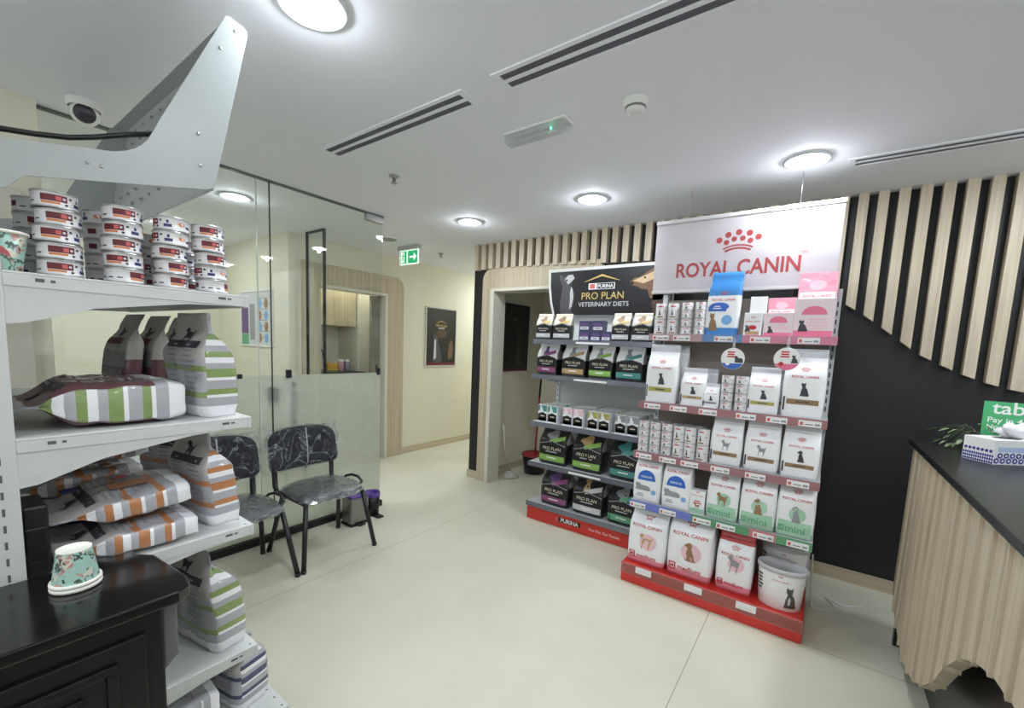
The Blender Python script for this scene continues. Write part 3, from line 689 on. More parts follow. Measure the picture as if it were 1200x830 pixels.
tri_bag('orange and grey striped food bag standing at the corner of the third shelf', 'orange', .24, .31, .10, T(-1.68, .568, Z3) @ RZ(9), 31, (0, -.045))
tri_bag('orange striped food bag standing behind the corner bag on the third shelf', 'orange', .2, .30, .09, T(-2.03, .56, Z3) @ RZ(25), 32, (0, 0))
t = thing('desktop_speaker', 'black box speaker standing against the back of the third shelf', 'speaker', (-1.60, .15, Z3))
MB().box(-.06, .06, -.024, .024, 0, .185).build('cabinet', black_pl, t, bevel=.008)
MB().lathe([(.02, .001), (.018, -.003), (.006, -.006), (0, -.004)], 20, M=T(.06, 0, .06) @ RY(90)).build('cone', mat('speaker_grey', srgb(70, 70, 72), .5), t)
MB().box(.0602, .061, -.018, .018, .125, .128).build('seam', mat('speaker_grey', (0, 0, 0)), t)
Z4 = .4375
tri_bag('green and grey striped food bag standing on the fourth shelf', 'green', .32, .36, .12, T(-1.69, .555, Z4) @ RZ(10), 41, (0, -.06))
Z5 = .1325
tri_bag('white and grey food bag with navy print standing on the bottom shelf', 'navy', .22, .28, .13, T(-1.70, .645, Z5) @ RZ(14), 51, (0, .0))
tri_bag('purple and white food bag standing behind the white bag on the bottom shelf', 'purple', .22, .31, .12, T(-1.96, .67, Z5), 52, (0, .0))
wrap = clear('wrap_film', (.94, .95, .96), 1.6, .12, bump=.8, bscale=28, opaque=.12, ocol=(.85, .85, .88))
for lb, x, y, z, sd in [('grey food bag in crinkled film lying at the front edge of the bottom shelf', -1.60, .40, Z5 + .05, 61), ('grey food bag in crinkled film lying upper of the two beside the cabinet', -1.62, .41, Z5 + .145, 62)]:
    tri_bag(lb, 'grey', .2, .24, .09, T(x, y + .12, z) @ LIE, sd, seal=.12)
# ---------------------------------------------------------------- black cabinet in front
gloss_black = mat('gloss_black', srgb(12, 12, 13), .18, coat=.2, spec=.4)
satin_black = mat('satin_black', srgb(11, 11, 12), .42, spec=.35)
ZC = .905
t = thing('black_cabinet', 'black cabinet with panelled front and rounded top corner in front of the shelving', 'cabinet', (0, 0, 0))
MB().box(-1.46, -1.17, -.42, .30, .06, ZC - .03).build('body', satin_black, t, bevel=.006)
MB().box(-1.44, -1.19, -.40, .28, 0, .06).build('plinth', satin_black, t)
top = [(-1.47, -.44), (-1.47, .315), (-1.44, .318), (-1.40, .345), (-1.22, .362), (-1.17, .352), (-1.15, .325), (-1.15, -.44)]
MB().prism(top, 'z', ZC - .028, ZC).build('top', gloss_black, t, bevel=.004)
MB().prism([(.302, .70), (.332, .73), (.332, ZC - .03), (.302, ZC - .03)], 'x', -1.36, -1.19).build('side_panel', mat('grey_side', srgb(96, 96, 98), .3), t, bevel=.004)
dr = MB().box(-1.172, -1.160, -.38, .265, .12, .83).build('door', satin_black, t, bevel=.004)
fr = MB()
def frame_x(x0, x1, y0, y1, z0, z1, w):
    fr.box(x0, x1, y0, y1, z1 - w, z1).box(x0, x1, y0, y1, z0, z0 + w).box(x0, x1, y0, y0 + w, z0 + w, z1 - w).box(x0, x1, y1 - w, y1, z0 + w, z1 - w)
frame_x(-1.160, -1.152, -.33, .215, .17, .79, .02); frame_x(-1.160, -1.154, -.27, .16, .22, .745, .012)
fr.build('panel_moulding', satin_black, dr, bevel=.003)
MB().box(-1.1605, -1.1535, -.03, .10, .655, .69).build('handle_slot', mat('slot_black', (.002, .002, .002), .7), dr, bevel=.004)
# inverted cup on the cabinet
t = thing('paper_cup', 'teal leaf-print paper cup turned upside down on the black cabinet', 'cup', (-1.352, .188, ZC + .0005))
MB().lathe([(.0405, .010), (.0405, .018), (.030, .088), (.030, .0885)], 32).build('cup_body', leafy, t)
MB().lathe([(.030, .0885), (.0305, .092), (.028, .092), (.027, .089), (0, .089)], 32).build('cup_foot', cupw, t)
for k in range(2):
    MB().lathe([(.0405, .001 + k * .0095), (.0445, .001 + k * .0095), (.0455, .005 + k * .0095), (.0445, .0095 + k * .0095), (.0405, .0095 + k * .0095)], 32).build('rim', cupw, t)

# ---------------------------------------------------------------- visitor chairs in plastic wrap
fabric = mat('charcoal_fabric', srgb(33, 33, 39), .8, bump=.25, bscale=220)
tube_m = mat('chair_frame_black', srgb(34, 34, 36), .38)
wrapc = clear('chair_wrap', (.95, .96, .98), 3.0, .05, bump=.2, bscale=50, opaque=.02, ocol=(.72, .74, .80), crease_glint=.30, cscale=9)
wraps = clear('chair_seat_wrap', (.95, .96, .98), 2.6, .08, bump=.3, bscale=60, opaque=.055, ocol=(.66, .69, .78), crease_glint=.28, cscale=8)
def pad(nx, nz, fx):
    """closed cushion: fx(u, v, side) gives the point, u and v in -1..1"""
    mb = MB(); g = []
    for s in (0, 1):
        vs = [fx(-1 + 2 * i / nx, -1 + 2 * j / nz, s) for j in range(nz + 1) for i in range(nx + 1)]
        mb.add(vs, [(j * (nx + 1) + i, j * (nx + 1) + i + 1, (j + 1) * (nx + 1) + i + 1, (j + 1) * (nx + 1) + i) for j in range(nz) for i in range(nx)], 0, True)
    n = (nx + 1) * (nz + 1); rim = [i for i in range(nx + 1)] + [(j + 1) * (nx + 1) - 1 for j in range(1, nz + 1)] + [nz * (nx + 1) + i for i in range(nx - 1, -1, -1)] + [j * (nx + 1) for j in range(nz - 1, 0, -1)]
    fs = [(rim[k], rim[(k + 1) % len(rim)], rim[(k + 1) % len(rim)] + n, rim[k] + n) for k in range(len(rim))]
    mb.f += fs; mb.m += [0] * len(fs); mb.s += [True] * len(fs)
    return mb
def sq(u, v, e=4):
    """square grid squeezed into a rounded rectangle"""
    m_ = max(abs(u), abs(v))
    if m_ < 1e-6: return 0, 0
    l = (abs(u) ** e + abs(v) ** e) ** (1 / e); k = m_ / l
    return u * k, v * k
def chair(label, loc, rz):
    """faces local -Y; origin on the floor below the seat"""
    t = thing('visitor_chair', label, 'chair', loc, rz, 'black visitor chairs along the glass')
    W, D = .235, .215
    def seat(u, v, s, g=0.0):
        a, b_ = sq(u, v); r = max(abs(u), abs(v)); e = 1 - max(0, (r - .8) / .2) ** 2
        crown = .012 * (1 - a * a) + (-.014 * max(0, -b_ - .55) / .45)
        return (a * (W + g) + 0, b_ * (D + g) - .01, .438 + ((.028 + g) * (e ** .5 if e > 0 else 0) + crown if s else -(.02 + g) * (e ** .5 if e > 0 else 0)))
    def back(u, v, s, g=0.0):
        a, b_ = sq(u, v, 4.2 if v > 0 else 9); r = max(abs(u), abs(v)); e = 1 - max(0, (r - .8) / .2) ** 2
        z = .70 + b_ * (.135 + g) + .015 * (1 - a * a) * (1 if b_ > 0 else -.3)
        y = .205 + (z - .56) * .22 + .03 * (1 - a * a)
        return (a * (.255 + g), y + ((.02 + g) if s else -(.02 + g)) * (e ** .5 if e > 0 else 0), z)
    so = pad(14, 14, seat).build('seat', fabric, t); bo = pad(14, 12, back).build('backrest', fabric, t)
    def rag(f, k, up):
        def h(u, v, s):
            p = Vector(f(u, v, s, .009 if up else .005)); r = max(abs(u), abs(v)); q = p + Vector((k * 3.1, 0, k))
            n = .6 - abs(noise.noise(q * 17)) * 2 + .5 * noise.noise(q * 40) - .5 * abs(noise.noise(q * 29))
            a = .014 * max(.2, min(1, .45 + v)) if up else .005
            nrm = Vector((0, -1 if not s else 1, .2)) if up else Vector((0, 0, 1 if s else -1))
            return p + nrm * n * a + (Vector((p.x * .05 * abs(u) ** 4, 0, .02 * abs(u) ** 6 * max(0, v))) if r > .93 and v > 0 and up else Vector()) + (Vector((math.copysign(.045, u), 0, .03)) * max(0, abs(u) * v) ** 9 if up else Vector())
        return h
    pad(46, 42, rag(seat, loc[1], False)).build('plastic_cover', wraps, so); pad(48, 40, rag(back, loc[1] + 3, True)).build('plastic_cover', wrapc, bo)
    MB().tube([(.0, .2 + .02, .55), (.002, .19, .60), (.001, .193, .72), (.0, .215, .85)], .004, 6).build('cover_seam', mat('wrap_seam', srgb(170, 172, 178), .3), bo)
    for s in (-1, 1):
        MB().tube([(s * .212, -.165, .418), (s * .268, -.235, .01)], .0155, 12).lathe([(0, 0), (.017, 0), (.017, .02), (0, .02)], 12, M=T(s * .268, -.235, 0)).build('leg', tube_m, t)
        MB().tube([(s * .212, .13, .418), (s * .266, .225, .01)], .0155, 12).lathe([(0, 0), (.017, 0), (.017, .02), (0, .02)], 12, M=T(s * .266, .225, 0)).build('leg', tube_m, t)
        MB().tube([(s * .205, -.16, .412), (s * .205, .16, .412)], .013, 8).build('seat_rail', tube_m, t)
        MB().tube([(s * .205, .10, .412), (s * .21, .20, .418), (s * .214, .232, .45), (s * .216, .238, .56), (s * .216, .262, .68)], .019, 10, sx=.5).build('back_post', tube_m, t)
        MB().tube([(s * .225, -.10, .425), (s * .262, -.09, .455), (s * .272, -.03, .475), (s * .272, .05, .475), (s * .262, .11, .455), (s * .225, .12, .425)], .010, 8).build('side_loop', tube_m, t)
    MB().tube([(-.205, -.12, .412), (.205, -.12, .412)], .011, 8).build('seat_rail', tube_m, t)
    return t
FX = math.radians(90)        # local -Y to world +X
chair('black visitor chair in clear plastic wrap beside the steel pedal bin', (-2.785, 1.645, 0), FX)
chair('black visitor chair in clear plastic wrap partly hidden by the shelving', (-2.785, 1.07, 0), FX)

# bins beside the chair
t = thing('pedal_bin', 'brushed steel pedal bin with purple liner beside the chair', 'bin', (-3.0, 2.06, 0), math.radians(90))
MB().prism([(-.085, -.07), (.085, -.07), (.085, .07), (-.085, .07)], 'z', .012, .235).build('body', mat('bin_steel', srgb(150, 148, 145), .34, metal=.9), t, bevel=.018)
MB().prism([(-.088, -.073), (.088, -.073), (.088, .073), (-.088, .073)], 'z', 0, .014).build('base', black_pl, t, bevel=.004)
MB().prism([(-.09, -.075), (.09, -.075), (.09, .075), (-.09, .075)], 'z', .225, .252).build('liner', mat('purple_liner', srgb(92, 66, 150), .4, bump=.5, bscale=40), t, bevel=.012)
MB().box(-.03, .03, -.105, -.07, .004, .014).build('pedal', black_pl, t, bevel=.003)
t = thing('waste_bin', 'small black bin with purple liner at the end of the glass', 'bin', (-3.04, 2.255, 0))
MB().lathe([(0, 0), (.055, 0), (.064, .19), (.06, .19), (.052, .01), (0, .01)], 24).build('body', black_pl, t)
MB().lathe([(.066, .168), (.068, .195), (.063, .205), (.056, .195), (.054, .15)], 24).build('liner', mat('purple_liner', (0, 0, 0)), t)
MB().box(.05, .12, -.03, .03, 0, .012).build('pedal', black_pl, t)

# ---------------------------------------------------------------- reception desk
desk_oak = wood('desk_oak', srgb(170, 155, 132), srgb(204, 191, 168), 'z', .9)
XD = .412; ZD = 1.108
t = desk = thing('reception_desk', 'reception desk with black top and wavy pale wood batten front', 'desk', (0, 0, 0))
MB().box(XD - .012, 1.25, -1.2, 3.06, ZD - .028, ZD).build('countertop', mat('desk_black', srgb(20, 20, 22), .3), t, bevel=.003)
MB().box(XD + .11, XD + .14, -1.2, 2.98, .0, ZD - .028).build('base_panel', mat('desk_base', srgb(34, 30, 30), .35), t)
MB().box(XD + .03, 1.2, 2.98, 3.02, 0, ZD - .028).build('end_panel', mat('desk_base', (0, 0, 0)), t)
DW = [(-1.3, .55), (.4, .62), (1.0, .72), (1.40, .745), (1.53, .73), (1.62, .705), (1.70, .676), (1.79, .63), (1.90, .555), (1.97, .47), (2.06, .375), (2.18, .285), (2.34, .205), (2.53, .15), (2.72, .165), (2.94, .21), (3.06, .31)]
q = MB(); n = 0
y = 3.055; k = 0
while y > -1.15:
    w = .125; za, zb = wave(y - w + .01, DW), wave(y, DW); zt = ZD - .028
    for a_, b_, xa, xb, la, lb in ((y - w + .009, y, XD + .005, XD + .009, za, zb), (y - w, y - w + .009, XD, XD, za - .004, za)):
        q.add([(xa, a_, la), (xb, b_, lb), (xb, b_, zt), (xa, a_, zt), (XD + .045, a_, la), (XD + .045, b_, lb), (XD + .045, b_, zt), (XD + .045, a_, zt)], [(0, 1, 2, 3), (4, 7, 6, 5), (0, 4, 5, 1), (3, 2, 6, 7), (0, 3, 7, 4), (1, 5, 6, 2)])
    y -= w; k += 1
q.build('batten_front', desk_oak, t)

# tissue box, pay sign and plant on the desk
ang = math.atan2(-.09, .071)
t = thing('tissue_box', 'white and blue patterned tissue box with a tissue pulled up on the desk', 'tissue box', (.642, 2.625, ZD + .0005), 0)
mw = mat('tissue_card', srgb(232, 232, 230), .5)
e1 = Vector((.615, -.788, 0)).normalized(); e2 = Vector((.788, .615, 0)).normalized(); MX = Matrix((( e2.x, -e1.x, 0, 0), (e2.y, -e1.y, 0, 0), (0, 0, 1, 0), (0, 0, 0, 1)))
t.matrix_world = T(.640, 2.646, ZD + .0005) @ MX
LX, LY, LZ = .115, .058, .10                       # half length, half width, height; the short end at -X faces the room
MB().box(-LX, LX, -LY, LY, 0, LZ).build('carton', mw, t, bevel=.0015)
q = MB(); fe = lambda u, z: (-LX - .0004, -u, z); ff = lambda u, z: (u, -LY - .0004, z)
for r in range(3):
    for i in range(14):
        u = -LY + .006 + i * .0082; s = .0046
        flat(q, ([(u - s, .006 + r * .013), (u, .0145 + r * .013), (u + s, .006 + r * .013), (u, .001 + r * .013)], [(0, 1, 2, 3)]), fe)
for i in range(7): flat(q, move(disc2d(.0065, 8), -LY + .012 + i * .0155, .052), fe)
for r in range(2):
    for i in range(9):
        u = -LX + .014 + i * .0262
        flat(q, move(disc2d(.0125, 6), u + (.013 if r else 0), .016 + r * .021), ff); flat(q, move(disc2d(.0055, 6), u + (.013 if r else 0), .016 + r * .021), lambda a_, z: (a_, -LY - .0009, z), 1)
flat(q, move(rect2d(.2, .02, 2, 1), .0, .062), ff, 2)
q.build('printed_pattern', [mat('tissue_blue', srgb(44, 52, 140), .5), mw, mat('tissue_pale_blue', srgb(176, 196, 226), .5)], t)
MB().lathe([(.032, LZ), (.032, LZ + .0008), (0, LZ + .0008)], 20, sx=1.6).build('opening', mat('slot_dark', (0, 0, 0)), t)
q = MB(); n = 18; rings = []
for j in range(8):
    v = j / 7; r = []
    for i in range(n):
        a_ = 2 * PI * i / n; fold = 1 + .35 * math.sin(3 * a_ + j * .5) + .18 * math.sin(7 * a_)
        rad = (.018 + .045 * v ** .7) * fold * (1 - .55 * max(0, v - .75) / .25)
        r.append((rad * math.cos(a_) * 1.5 + .03 + .012 * v, rad * .6 * math.sin(a_), LZ + .001 + .055 * v + .012 * math.sin(2 * a_ + 1) * v))
    rings.append(r)
q.loft(rings, 0, True, True); q.build('tissue', mat('tissue_white', srgb(242, 243, 246), .8, bump=.4, bscale=30), t)
t = thing('counter_sign', 'green payment card sign with white lettering standing behind the tissue box', 'sign', (.725, 2.90, ZD + .0005), math.radians(-6))
tg = mat('sign_green', srgb(66, 176, 110), .4)
Mx = RX(-9)
MB().box(-.105, .14, -.002, .002, .0, .235, M=Mx).build('card', tg, t, bevel=.001)
MB().box(-.08, .10, .0, .075, .0, .004).box(-.02, .04, .02, .024, .0, .12, M=RX(18)).build('stand', clear('acrylic', (.93, .97, .95), 1.0), t)
fs = lambda x, z: tuple(Mx @ Vector((x, -.0028, z)))
q = MB(); tw = textw('tabby', .18, .014); flat(q, move(tw, .0 + .012, .198), fs)
for s_, wd, z in (('Pay in 4.', .115, .146), ('Now', .056, .118)):
    a_ = textw(s_, wd, .012); flat(q, move(a_, -.088 + wd / 2, z), fs)
flat(q, move(bars(.07, 1, .004, .01), -.055, .094), fs)
q.build('lettering', mat('sign_white', srgb(240, 244, 240), .5), t)
t = thing('potted_plant', 'small trailing green plant in a dark pot behind the green sign', 'plant', (.635, 2.98, ZD + .0005))
MB().lathe([(0, 0), (.045, 0), (.058, .075), (.053, .075), (.05, .06), (0, .06)], 24).build('pot', mat('dark_pot', srgb(30, 30, 30), .5), t)
lf = [mat('leaf_green', srgb(66, 88, 52), .45, vary=.2, vscale=30), mat('leaf_pale', srgb(122, 140, 98), .45)]
R2 = random.Random(5); q = MB(); st = MB()
for k in range(30):
    a_ = R2.uniform(0, 2 * PI) if k % 3 else R2.uniform(PI * .8, PI * 1.35); reach = R2.uniform(.06, .15); hz = R2.uniform(.0, .08)
    base = Vector((.02 * math.cos(a_), .02 * math.sin(a_), .07)); tip = Vector((reach * math.cos(a_), reach * math.sin(a_), max(.012, .07 + hz - reach * .35)))
    mid = (base + tip) / 2 + Vector((0, 0, .03)); st.tube([base, mid, tip], .0016, 5)
    d = (tip - mid).normalized(); sd = d.cross(Vector((0, 0, 1))).normalized(); L = R2.uniform(.035, .055); Wd = L * .2; up = sd.cross(d)
    p = [tip, tip + d * L * .3 + sd * Wd + up * .003, tip + d * L * .65 + sd * Wd * .8 + up * .002, tip + d * L, tip + d * L * .65 - sd * Wd * .8 + up * .002, tip + d * L * .3 - sd * Wd + up * .003, tip + d * L * .5 - up * .003]
    p = [Vector((v.x, v.y, max(v.z, .004))) for v in p]
    q.add(p, [(0, 1, 6), (1, 2, 6), (2, 3, 6), (3, 4, 6), (4, 5, 6), (5, 0, 6)], 1 if k % 3 == 0 else 0, True)
q.build('foliage', lf, t); st.build('stem', lf[0], t)
# ---------------------------------------------------------------- shelf displays by the back wall
def slotted(x0, x1, y0, y1, z0, z1, m_, par, name='upright'):
    u = MB().box(x0, x1, y0, y1, z0, z1).build(name, m_, par)
    q = MB(); n = int((z1 - z0 - .2) / .05); xm = (x0 + x1) / 2
    for k in range(n): q.box(xm - .004, xm + .004, y0 - .0006, y0 + .0004, z0 + .15 + k * .05, z0 + .178 + k * .05)
    q.build('slots', dark_slot, u)
# --- the red-based display
RX0, RX1, RYB = -.948, .045, 3.13
ry = mat('rc_rail', srgb(196, 130, 136), .3, coat=.3)
tag_m = mat('price_tag_card', srgb(236, 234, 234), .5)
t = rc = thing('display_shelving', 'white shelf display on a red base full of white bags by the black wall', 'display shelf', (0, 0, 0))
taupe = mat('back_panel_taupe', srgb(150, 138, 130), .5)
MB().box(RX0 + .03, RX1 - .03, RYB - .02, RYB, .1, 1.86).build('back_panel', taupe, t)
slotted(RX0, RX0 + .03, RYB - .03, RYB + .02, 0, 1.9, cool_metal, t); slotted(RX1 - .03, RX1, RYB - .03, RYB + .02, 0, 1.9, cool_metal, t)
bs = MB().box(RX0, RX1, 2.66, RYB - .03, 0, .125).build('base', red_pl, t, bevel=.004)
MB().box(RX0, RX1, 2.652, 2.66, .06, .132).build('clear_rail', clear('rail_clear', (.95, .9, .9), 1.5, .1, opaque=.3, ocol=(.8, .26, .24)), bs)
for x in (-.80, -.50, -.22): MB().box(x - .05, x + .05, 2.648, 2.6515, .085, .125).build('price_tag', tag_m, bs)
SRC = [(1.617, 2.86), (1.18, 2.765), (.855, 2.735), (.528, 2.725)]
RCOL = [[(-.948, -.62, (178, 146, 150)), (-.62, -.40, (100, 136, 184)), (-.40, .045, (206, 130, 154))], [(-.948, .045, (160, 112, 116))], [(-.948, .045, (156, 110, 114))], [(-.948, -.56, (106, 120, 196)), (-.56, -.25, (90, 150, 108)), (-.25, -.12, (200, 120, 126)), (-.12, .045, (96, 156, 112))]]
def tags(par, y, z, xs, w=.10, h=.032, tilt=0):
    for x in xs:
        c = MB().box(x - w / 2, x + w / 2, y - .003, y, z - h / 2, z + h / 2).box(x - w * .44, x - w * .3, y - .0036, y - .003, z - h * .3, z + h * .25, 1).box(x - w * .2, x + w * .15, y - .0036, y - .003, z - h * .22, z - h * .02, 2).box(x + w * .22, x + w * .44, y - .0036, y - .003, z - h * .25, z + h * .1, 2).build('price_tag', [tag_m, I['coral'], I['grey']], par)
for k, (z, yf) in enumerate(SRC):
    s = MB().box(RX0, RX1, yf, RYB - .02, z - .022, z).build('shelf', cool_metal, t, bevel=.002)
    for a_, b_, c_ in RCOL[k]:
        MB().box(a_, b_, yf - .007, yf, z - .04, z + .006).build('price_rail', mat('rail_%d_%d_%d' % c_, srgb(*c_), .35), s)
    xs = [(-.87, -.74, -.50, -.31, -.08), (-.86, -.70, -.53, -.33, -.18, -.03), (-.88, -.73, -.60, -.43, -.25, -.05), (-.89, -.70, -.50, -.37, -.18, -.02)][k]
    tags(s, yf - .0075, z - .02, xs)
    for x in (RX0 + .004, RX1 - .004):
        MB().prism([(RYB - .03, z - .022), (yf + .05, z - .022), (RYB - .03, z - .11)], 'x', x - .002, x + .002).build('bracket', cool_metal, s)
RG = 'packs on the red-based display'
def logo(w, x, z, m_='red', cr=True):
    tx = move(textw('ROYAL CANIN', w, .012), x, z)
    out = [(tx, I[m_])]
    if cr: out.append((move(crown2d(w * .42), x, z + w * .24), I[m_]))
    return out
WB = lambda foot=None, sidec='white': ([P['white'], P['grey'], P[foot or 'white'], P['silver']], (lambda t, side, front: 2 if (foot and t < .13) else 3 if t > .9 else 0))
def vet_bag(label, w, h, d, x, y, z, seed, animal, band, scale=1.0, rz=0, bandcol='olive', seal=.1):
    ms, fn = WB()
    pic = move(poly2d(animal, h * .2 * scale, sx=w * .28), .0, h * .42)
    dec = [('logo', logo(w * .62, 0, h * .60)), ('picture', [(pic, I['dark' if animal is not DOG_STAND else 'grey'])]), ('label_band', [(move(rect2d(w * .74, h * .075), 0, h * .235), I[bandcol]), (move(bars(w * .5, 1, h * .018, .01), 0, h * .235), I['dark'])]),
           ('side_mark', [(move(rect2d(.008, h * .2, 1, 2), -w * .43, h * .2), I['dark'])])]
    return bag('pet_food_bag', label, 'pet food bag', w, h, d, ms, fn, (x, y, z), math.radians(rz), None, RG, seal, .6, (0, .01), .004, seed, dec)
def tall_can(label, loc, h, rz=0, r=.0335, mark='dark', grp='cans on the red-based display'):
    o = MB().lathe([(0, .002, 0), (r - .004, .001, 0), (r, 0, 0), (r, .003, 1), (r, h - .003, 0), (r, h, 0), (r - .003, h, 0), (r - .004, h - .003, 0), (0, h - .003, 0)], 24).build('food_can', [mat('can_tin', (1, 1, 1)), can_label], None, loc, rz)
    tag(o, label, 'can', grp); q = MB(); fm = lambda x, z: ((r + .0003) * math.sin(x / r), -(r + .0003) * math.cos(x / r), z)
    flat(q, move(rect2d(.03, h * .07, 6, 1), 0, h * .80), fm, 0); flat(q, move(crown2d(.013), 0, h * .90), fm, 0); flat(q, move(poly2d(CAT_SIT, h * .34, sx=.016), -.004, h * .42), fm, 1)
    flat(q, move(rect2d(.034, h * .09, 6, 1), 0, h * .14), fm, 2); flat(q, move(rect2d(.02, h * .05, 4, 1), .03, h * .5), fm, 3); flat(q, move(rect2d(.02, h * .2, 4, 1), -.045, h * .5), fm, 3)
    q.build('label_print', [I['red'], I[mark], I['brown' if h > .07 else 'grey'], I['grey']], o); return o
# shelf 1
z = 1.6175
cS = tall_can('white', (0, 0, -4), .0505, 0); cT = tall_can('white', (0, 0, -4), .1, 0); used = {}
def can_col(x, y, z, n, src, h, where):
    for k in range(n):
        lb = f"{'topmost' if k == n - 1 else ['lowest', 'second', 'third'][k]} white can of the {where}"; p = (x, y, z + k * (h + .0006)); a_ = math.radians((k * 37 + x * 500) % 40 - 20)
        if src.name not in used: used[src.name] = 1; src.location = p; src.rotation_euler = (0, 0, a_); src['label'] = lb
        else: dup(src, p, a_, lb)
for i, x in enumerate((-.899, -.820)): can_col(x, 2.915, z, 2, cT, .1, f"{['outermost', 'second'][i]} tall stack on the top shelf under the white banner")
for i, x in enumerate((-.734, -.653)): can_col(x, 2.915, z, 4, cS, .0505, f"low stack {['second from', 'touching'][i]} the tall blue pouch")
ms = [P['white'], P['blue'], P['silver'], P['sky'] if 'sky' in P else P['blue']]
bag('pet_food_bag', 'tall blue and white food pouch leaning on the top shelf before the banner', 'pet food bag', .185, .385, .07, ms, lambda t, side, f: 1 if t > .62 or t < .1 else 0, (-.53, 2.925, z), 0, None, RG, .05, .7, (.012, .02), .003, 71,
    [('logo', logo(.125, 0, .215)), ('label_band', [(move(disc2d(.05, 14, 1.1, .5), -.02, .175), I['blue']), (move(rect2d(.10, .03), -.028, .162), I['blue']), (move(bars(.05, 2, .006, .012), -.03, .176), I['white'])]), ('picture', [(move(poly2d(CAT_SIT, .11, sx=.07), -.05, .085), I['brown']), (move(disc2d(.03, 12), .03, .095), I['sky'])])])
carton('pack_box', 'small white carton with red marks between the blue pouch and the pink cartons', 'carton', .092, .135, .06, P['white'], (-.357, 2.905, z), 0, [('logo', logo(.07, 0, .085)), ('label_band', [(move(disc2d(.022, 12, 1, .6), 0, .05), I['red']), (move(rect2d(.07, .02), 0, .018), I['tan'])]), ('picture', [(move(poly2d(CAT_SIT, .04), -.028, .045), I['dark'])])], RG)
carton('show_card', 'blank white card standing behind the small white carton', 'card', .088, .235, .004, paper, (-.345, 2.955, z), 0, (), None)
pinkc = [('label_band', [])]
def pink_box(label, w, h, hc, d, x, y):
    t = thing('display_carton', label, 'carton', (x, y, z), 0, RG)
    MB().box(-w / 2, w / 2, -d / 2, d / 2, 0, h).build('carton', mat('pack_pale_pink', srgb(232, 214, 220), .4, coat=.3), t, bevel=.002)
    MB().box(-w / 2 + .002, w / 2 - .002, d / 2 - .006, d / 2, h, h + hc).build('header_card', P['pink'], t, bevel=.001)
    q = MB(); f = lambda a_, b_: (a_, -d / 2 - .0006, b_); f2 = lambda a_, b_: (a_, d / 2 - .007, b_); f3 = lambda a_, b_: (a_, d / 2 - .0076, b_)
    flat(q, move(dome2d(w * .32, 20, 1, .8), 0, h * .58), f, 0); flat(q, move(rect2d(w * .96, h * .16), 0, h * .09), f, 1); flat(q, move(poly2d(CAT_SIT, h * .3), -w * .28, h * .3), f, 2)
    flat(q, move(bars(w * .6, 4, h * .035, h * .08), w * .08, h * .46), f, 3)
    flat(q, move(disc2d(w * .22, 14, 1, .7), -.0, h + hc * .55), f2, 4); flat(q, move(rect2d(w * .9, hc * .28), 0, h + hc * .16), f2, 5); flat(q, move(textw('ROYAL CANIN', w * .7, .012), 0, h + hc * .16), f3, 6)
    q.build('printed_face', [I['pink'], I['pink'], I['dark'], I['lpink'], I['lpink'], I['white'], I['red']], t)
    return t
pink_box('smaller pink display carton with raised card on the top shelf', .14, .135, .095, .12, -.232, 2.945)
pink_box('larger pink display carton with raised card at the end of the top shelf', .183, .21, .155, .12, -.07, 2.945)
# shelf 2
z = 1.1805
vet_bag('tallest white vet food bag at the banner end of the second shelf', .195, .372, .11, -.83, 2.845, z, 81, CAT_SIT, 1, bandcol='olive')
vet_bag('white food bag behind the tallest bag on the second shelf', .19, .37, .09, -.80, 2.965, z, 86, CAT_SIT, 1)
vet_bag('medium white vet food bag second along the second shelf', .15, .235, .09, -.635, 2.84, z, 82, CAT_SIT, 1, bandcol='tan')
vet_bag('white food bag behind the medium bag on the second shelf', .15, .232, .08, -.595, 2.945, z, 87, CAT_SIT, 1)
vet_bag('small grey-white pouch beside the cans on the second shelf', .09, .148, .05, -.528, 2.815, z, 83, CAT_SIT, 1, bandcol='grey')
for i, x in enumerate((-.447, -.371)): can_col(x, 2.82, z, 4, cS, .0505, f"{['first', 'second'][i]} low stack under the blue hanging tag")
vet_bag('medium white vet food bag right after the cans on the second shelf', .158, .262, .10, -.26, 2.84, z, 84, CAT_SIT, 1, bandcol='olive')
vet_bag('white food bag behind the medium bag right after the cans', .158, .258, .08, -.225, 2.955, z, 88, CAT_SIT, 1)
vet_bag('tall white vet food bag at the black wall end of the second shelf', .195, .372, .11, -.075, 2.85, z, 85, CAT_SIT, 1, bandcol='brown')
def wobbler(label, x, zc, blue):
    t = thing('hanging_tag', label, 'shelf tag', (x, 2.79, zc))
    MB().prism([(.062 * math.cos(2 * PI * i / 28), .062 * math.sin(2 * PI * i / 28)) for i in range(28)], 'y', 0, .002).build('card', paper, t)
    MB().prism([(-.008, .05), (.008, .05), (.006, .12), (-.006, .12)], 'y', .002, .003).build('strip', clear('tag_strip', (.95, .95, .95), 1, .1, opaque=.3), t)
    q = MB(); f = lambda a_, b_: (a_, -.0006, b_); lo = [(.061 * math.cos(2 * PI * i / 28), .061 * math.sin(2 * PI * i / 28)) for i in range(28)]; lo = [p for p in lo if p[1] < -.022]
    flat(q, sliced(lo, 10, 2), f, 0); flat(q, move(bars(.055, 3, .008, .013, seed=4), -.01, .038), f, 1); flat(q, move(poly2d(CAT_LIE if blue else CAT_SIT, .045), .032, -.0), f, 2); flat(q, move(disc2d(.012, 12), -.025, -.028), lambda a_, b_: (a_, -.0012, b_), 3)
    q.build('printed_face', [I['blue'] if blue else I['pink'], I['red'], I['dark'], I['white'] if blue else I['red']], t)
wobbler('round white and blue hanging tag above the low can stacks', -.43, 1.483, True)
wobbler('round white and pink hanging tag in front of the tall white bag', -.166, 1.495, False)
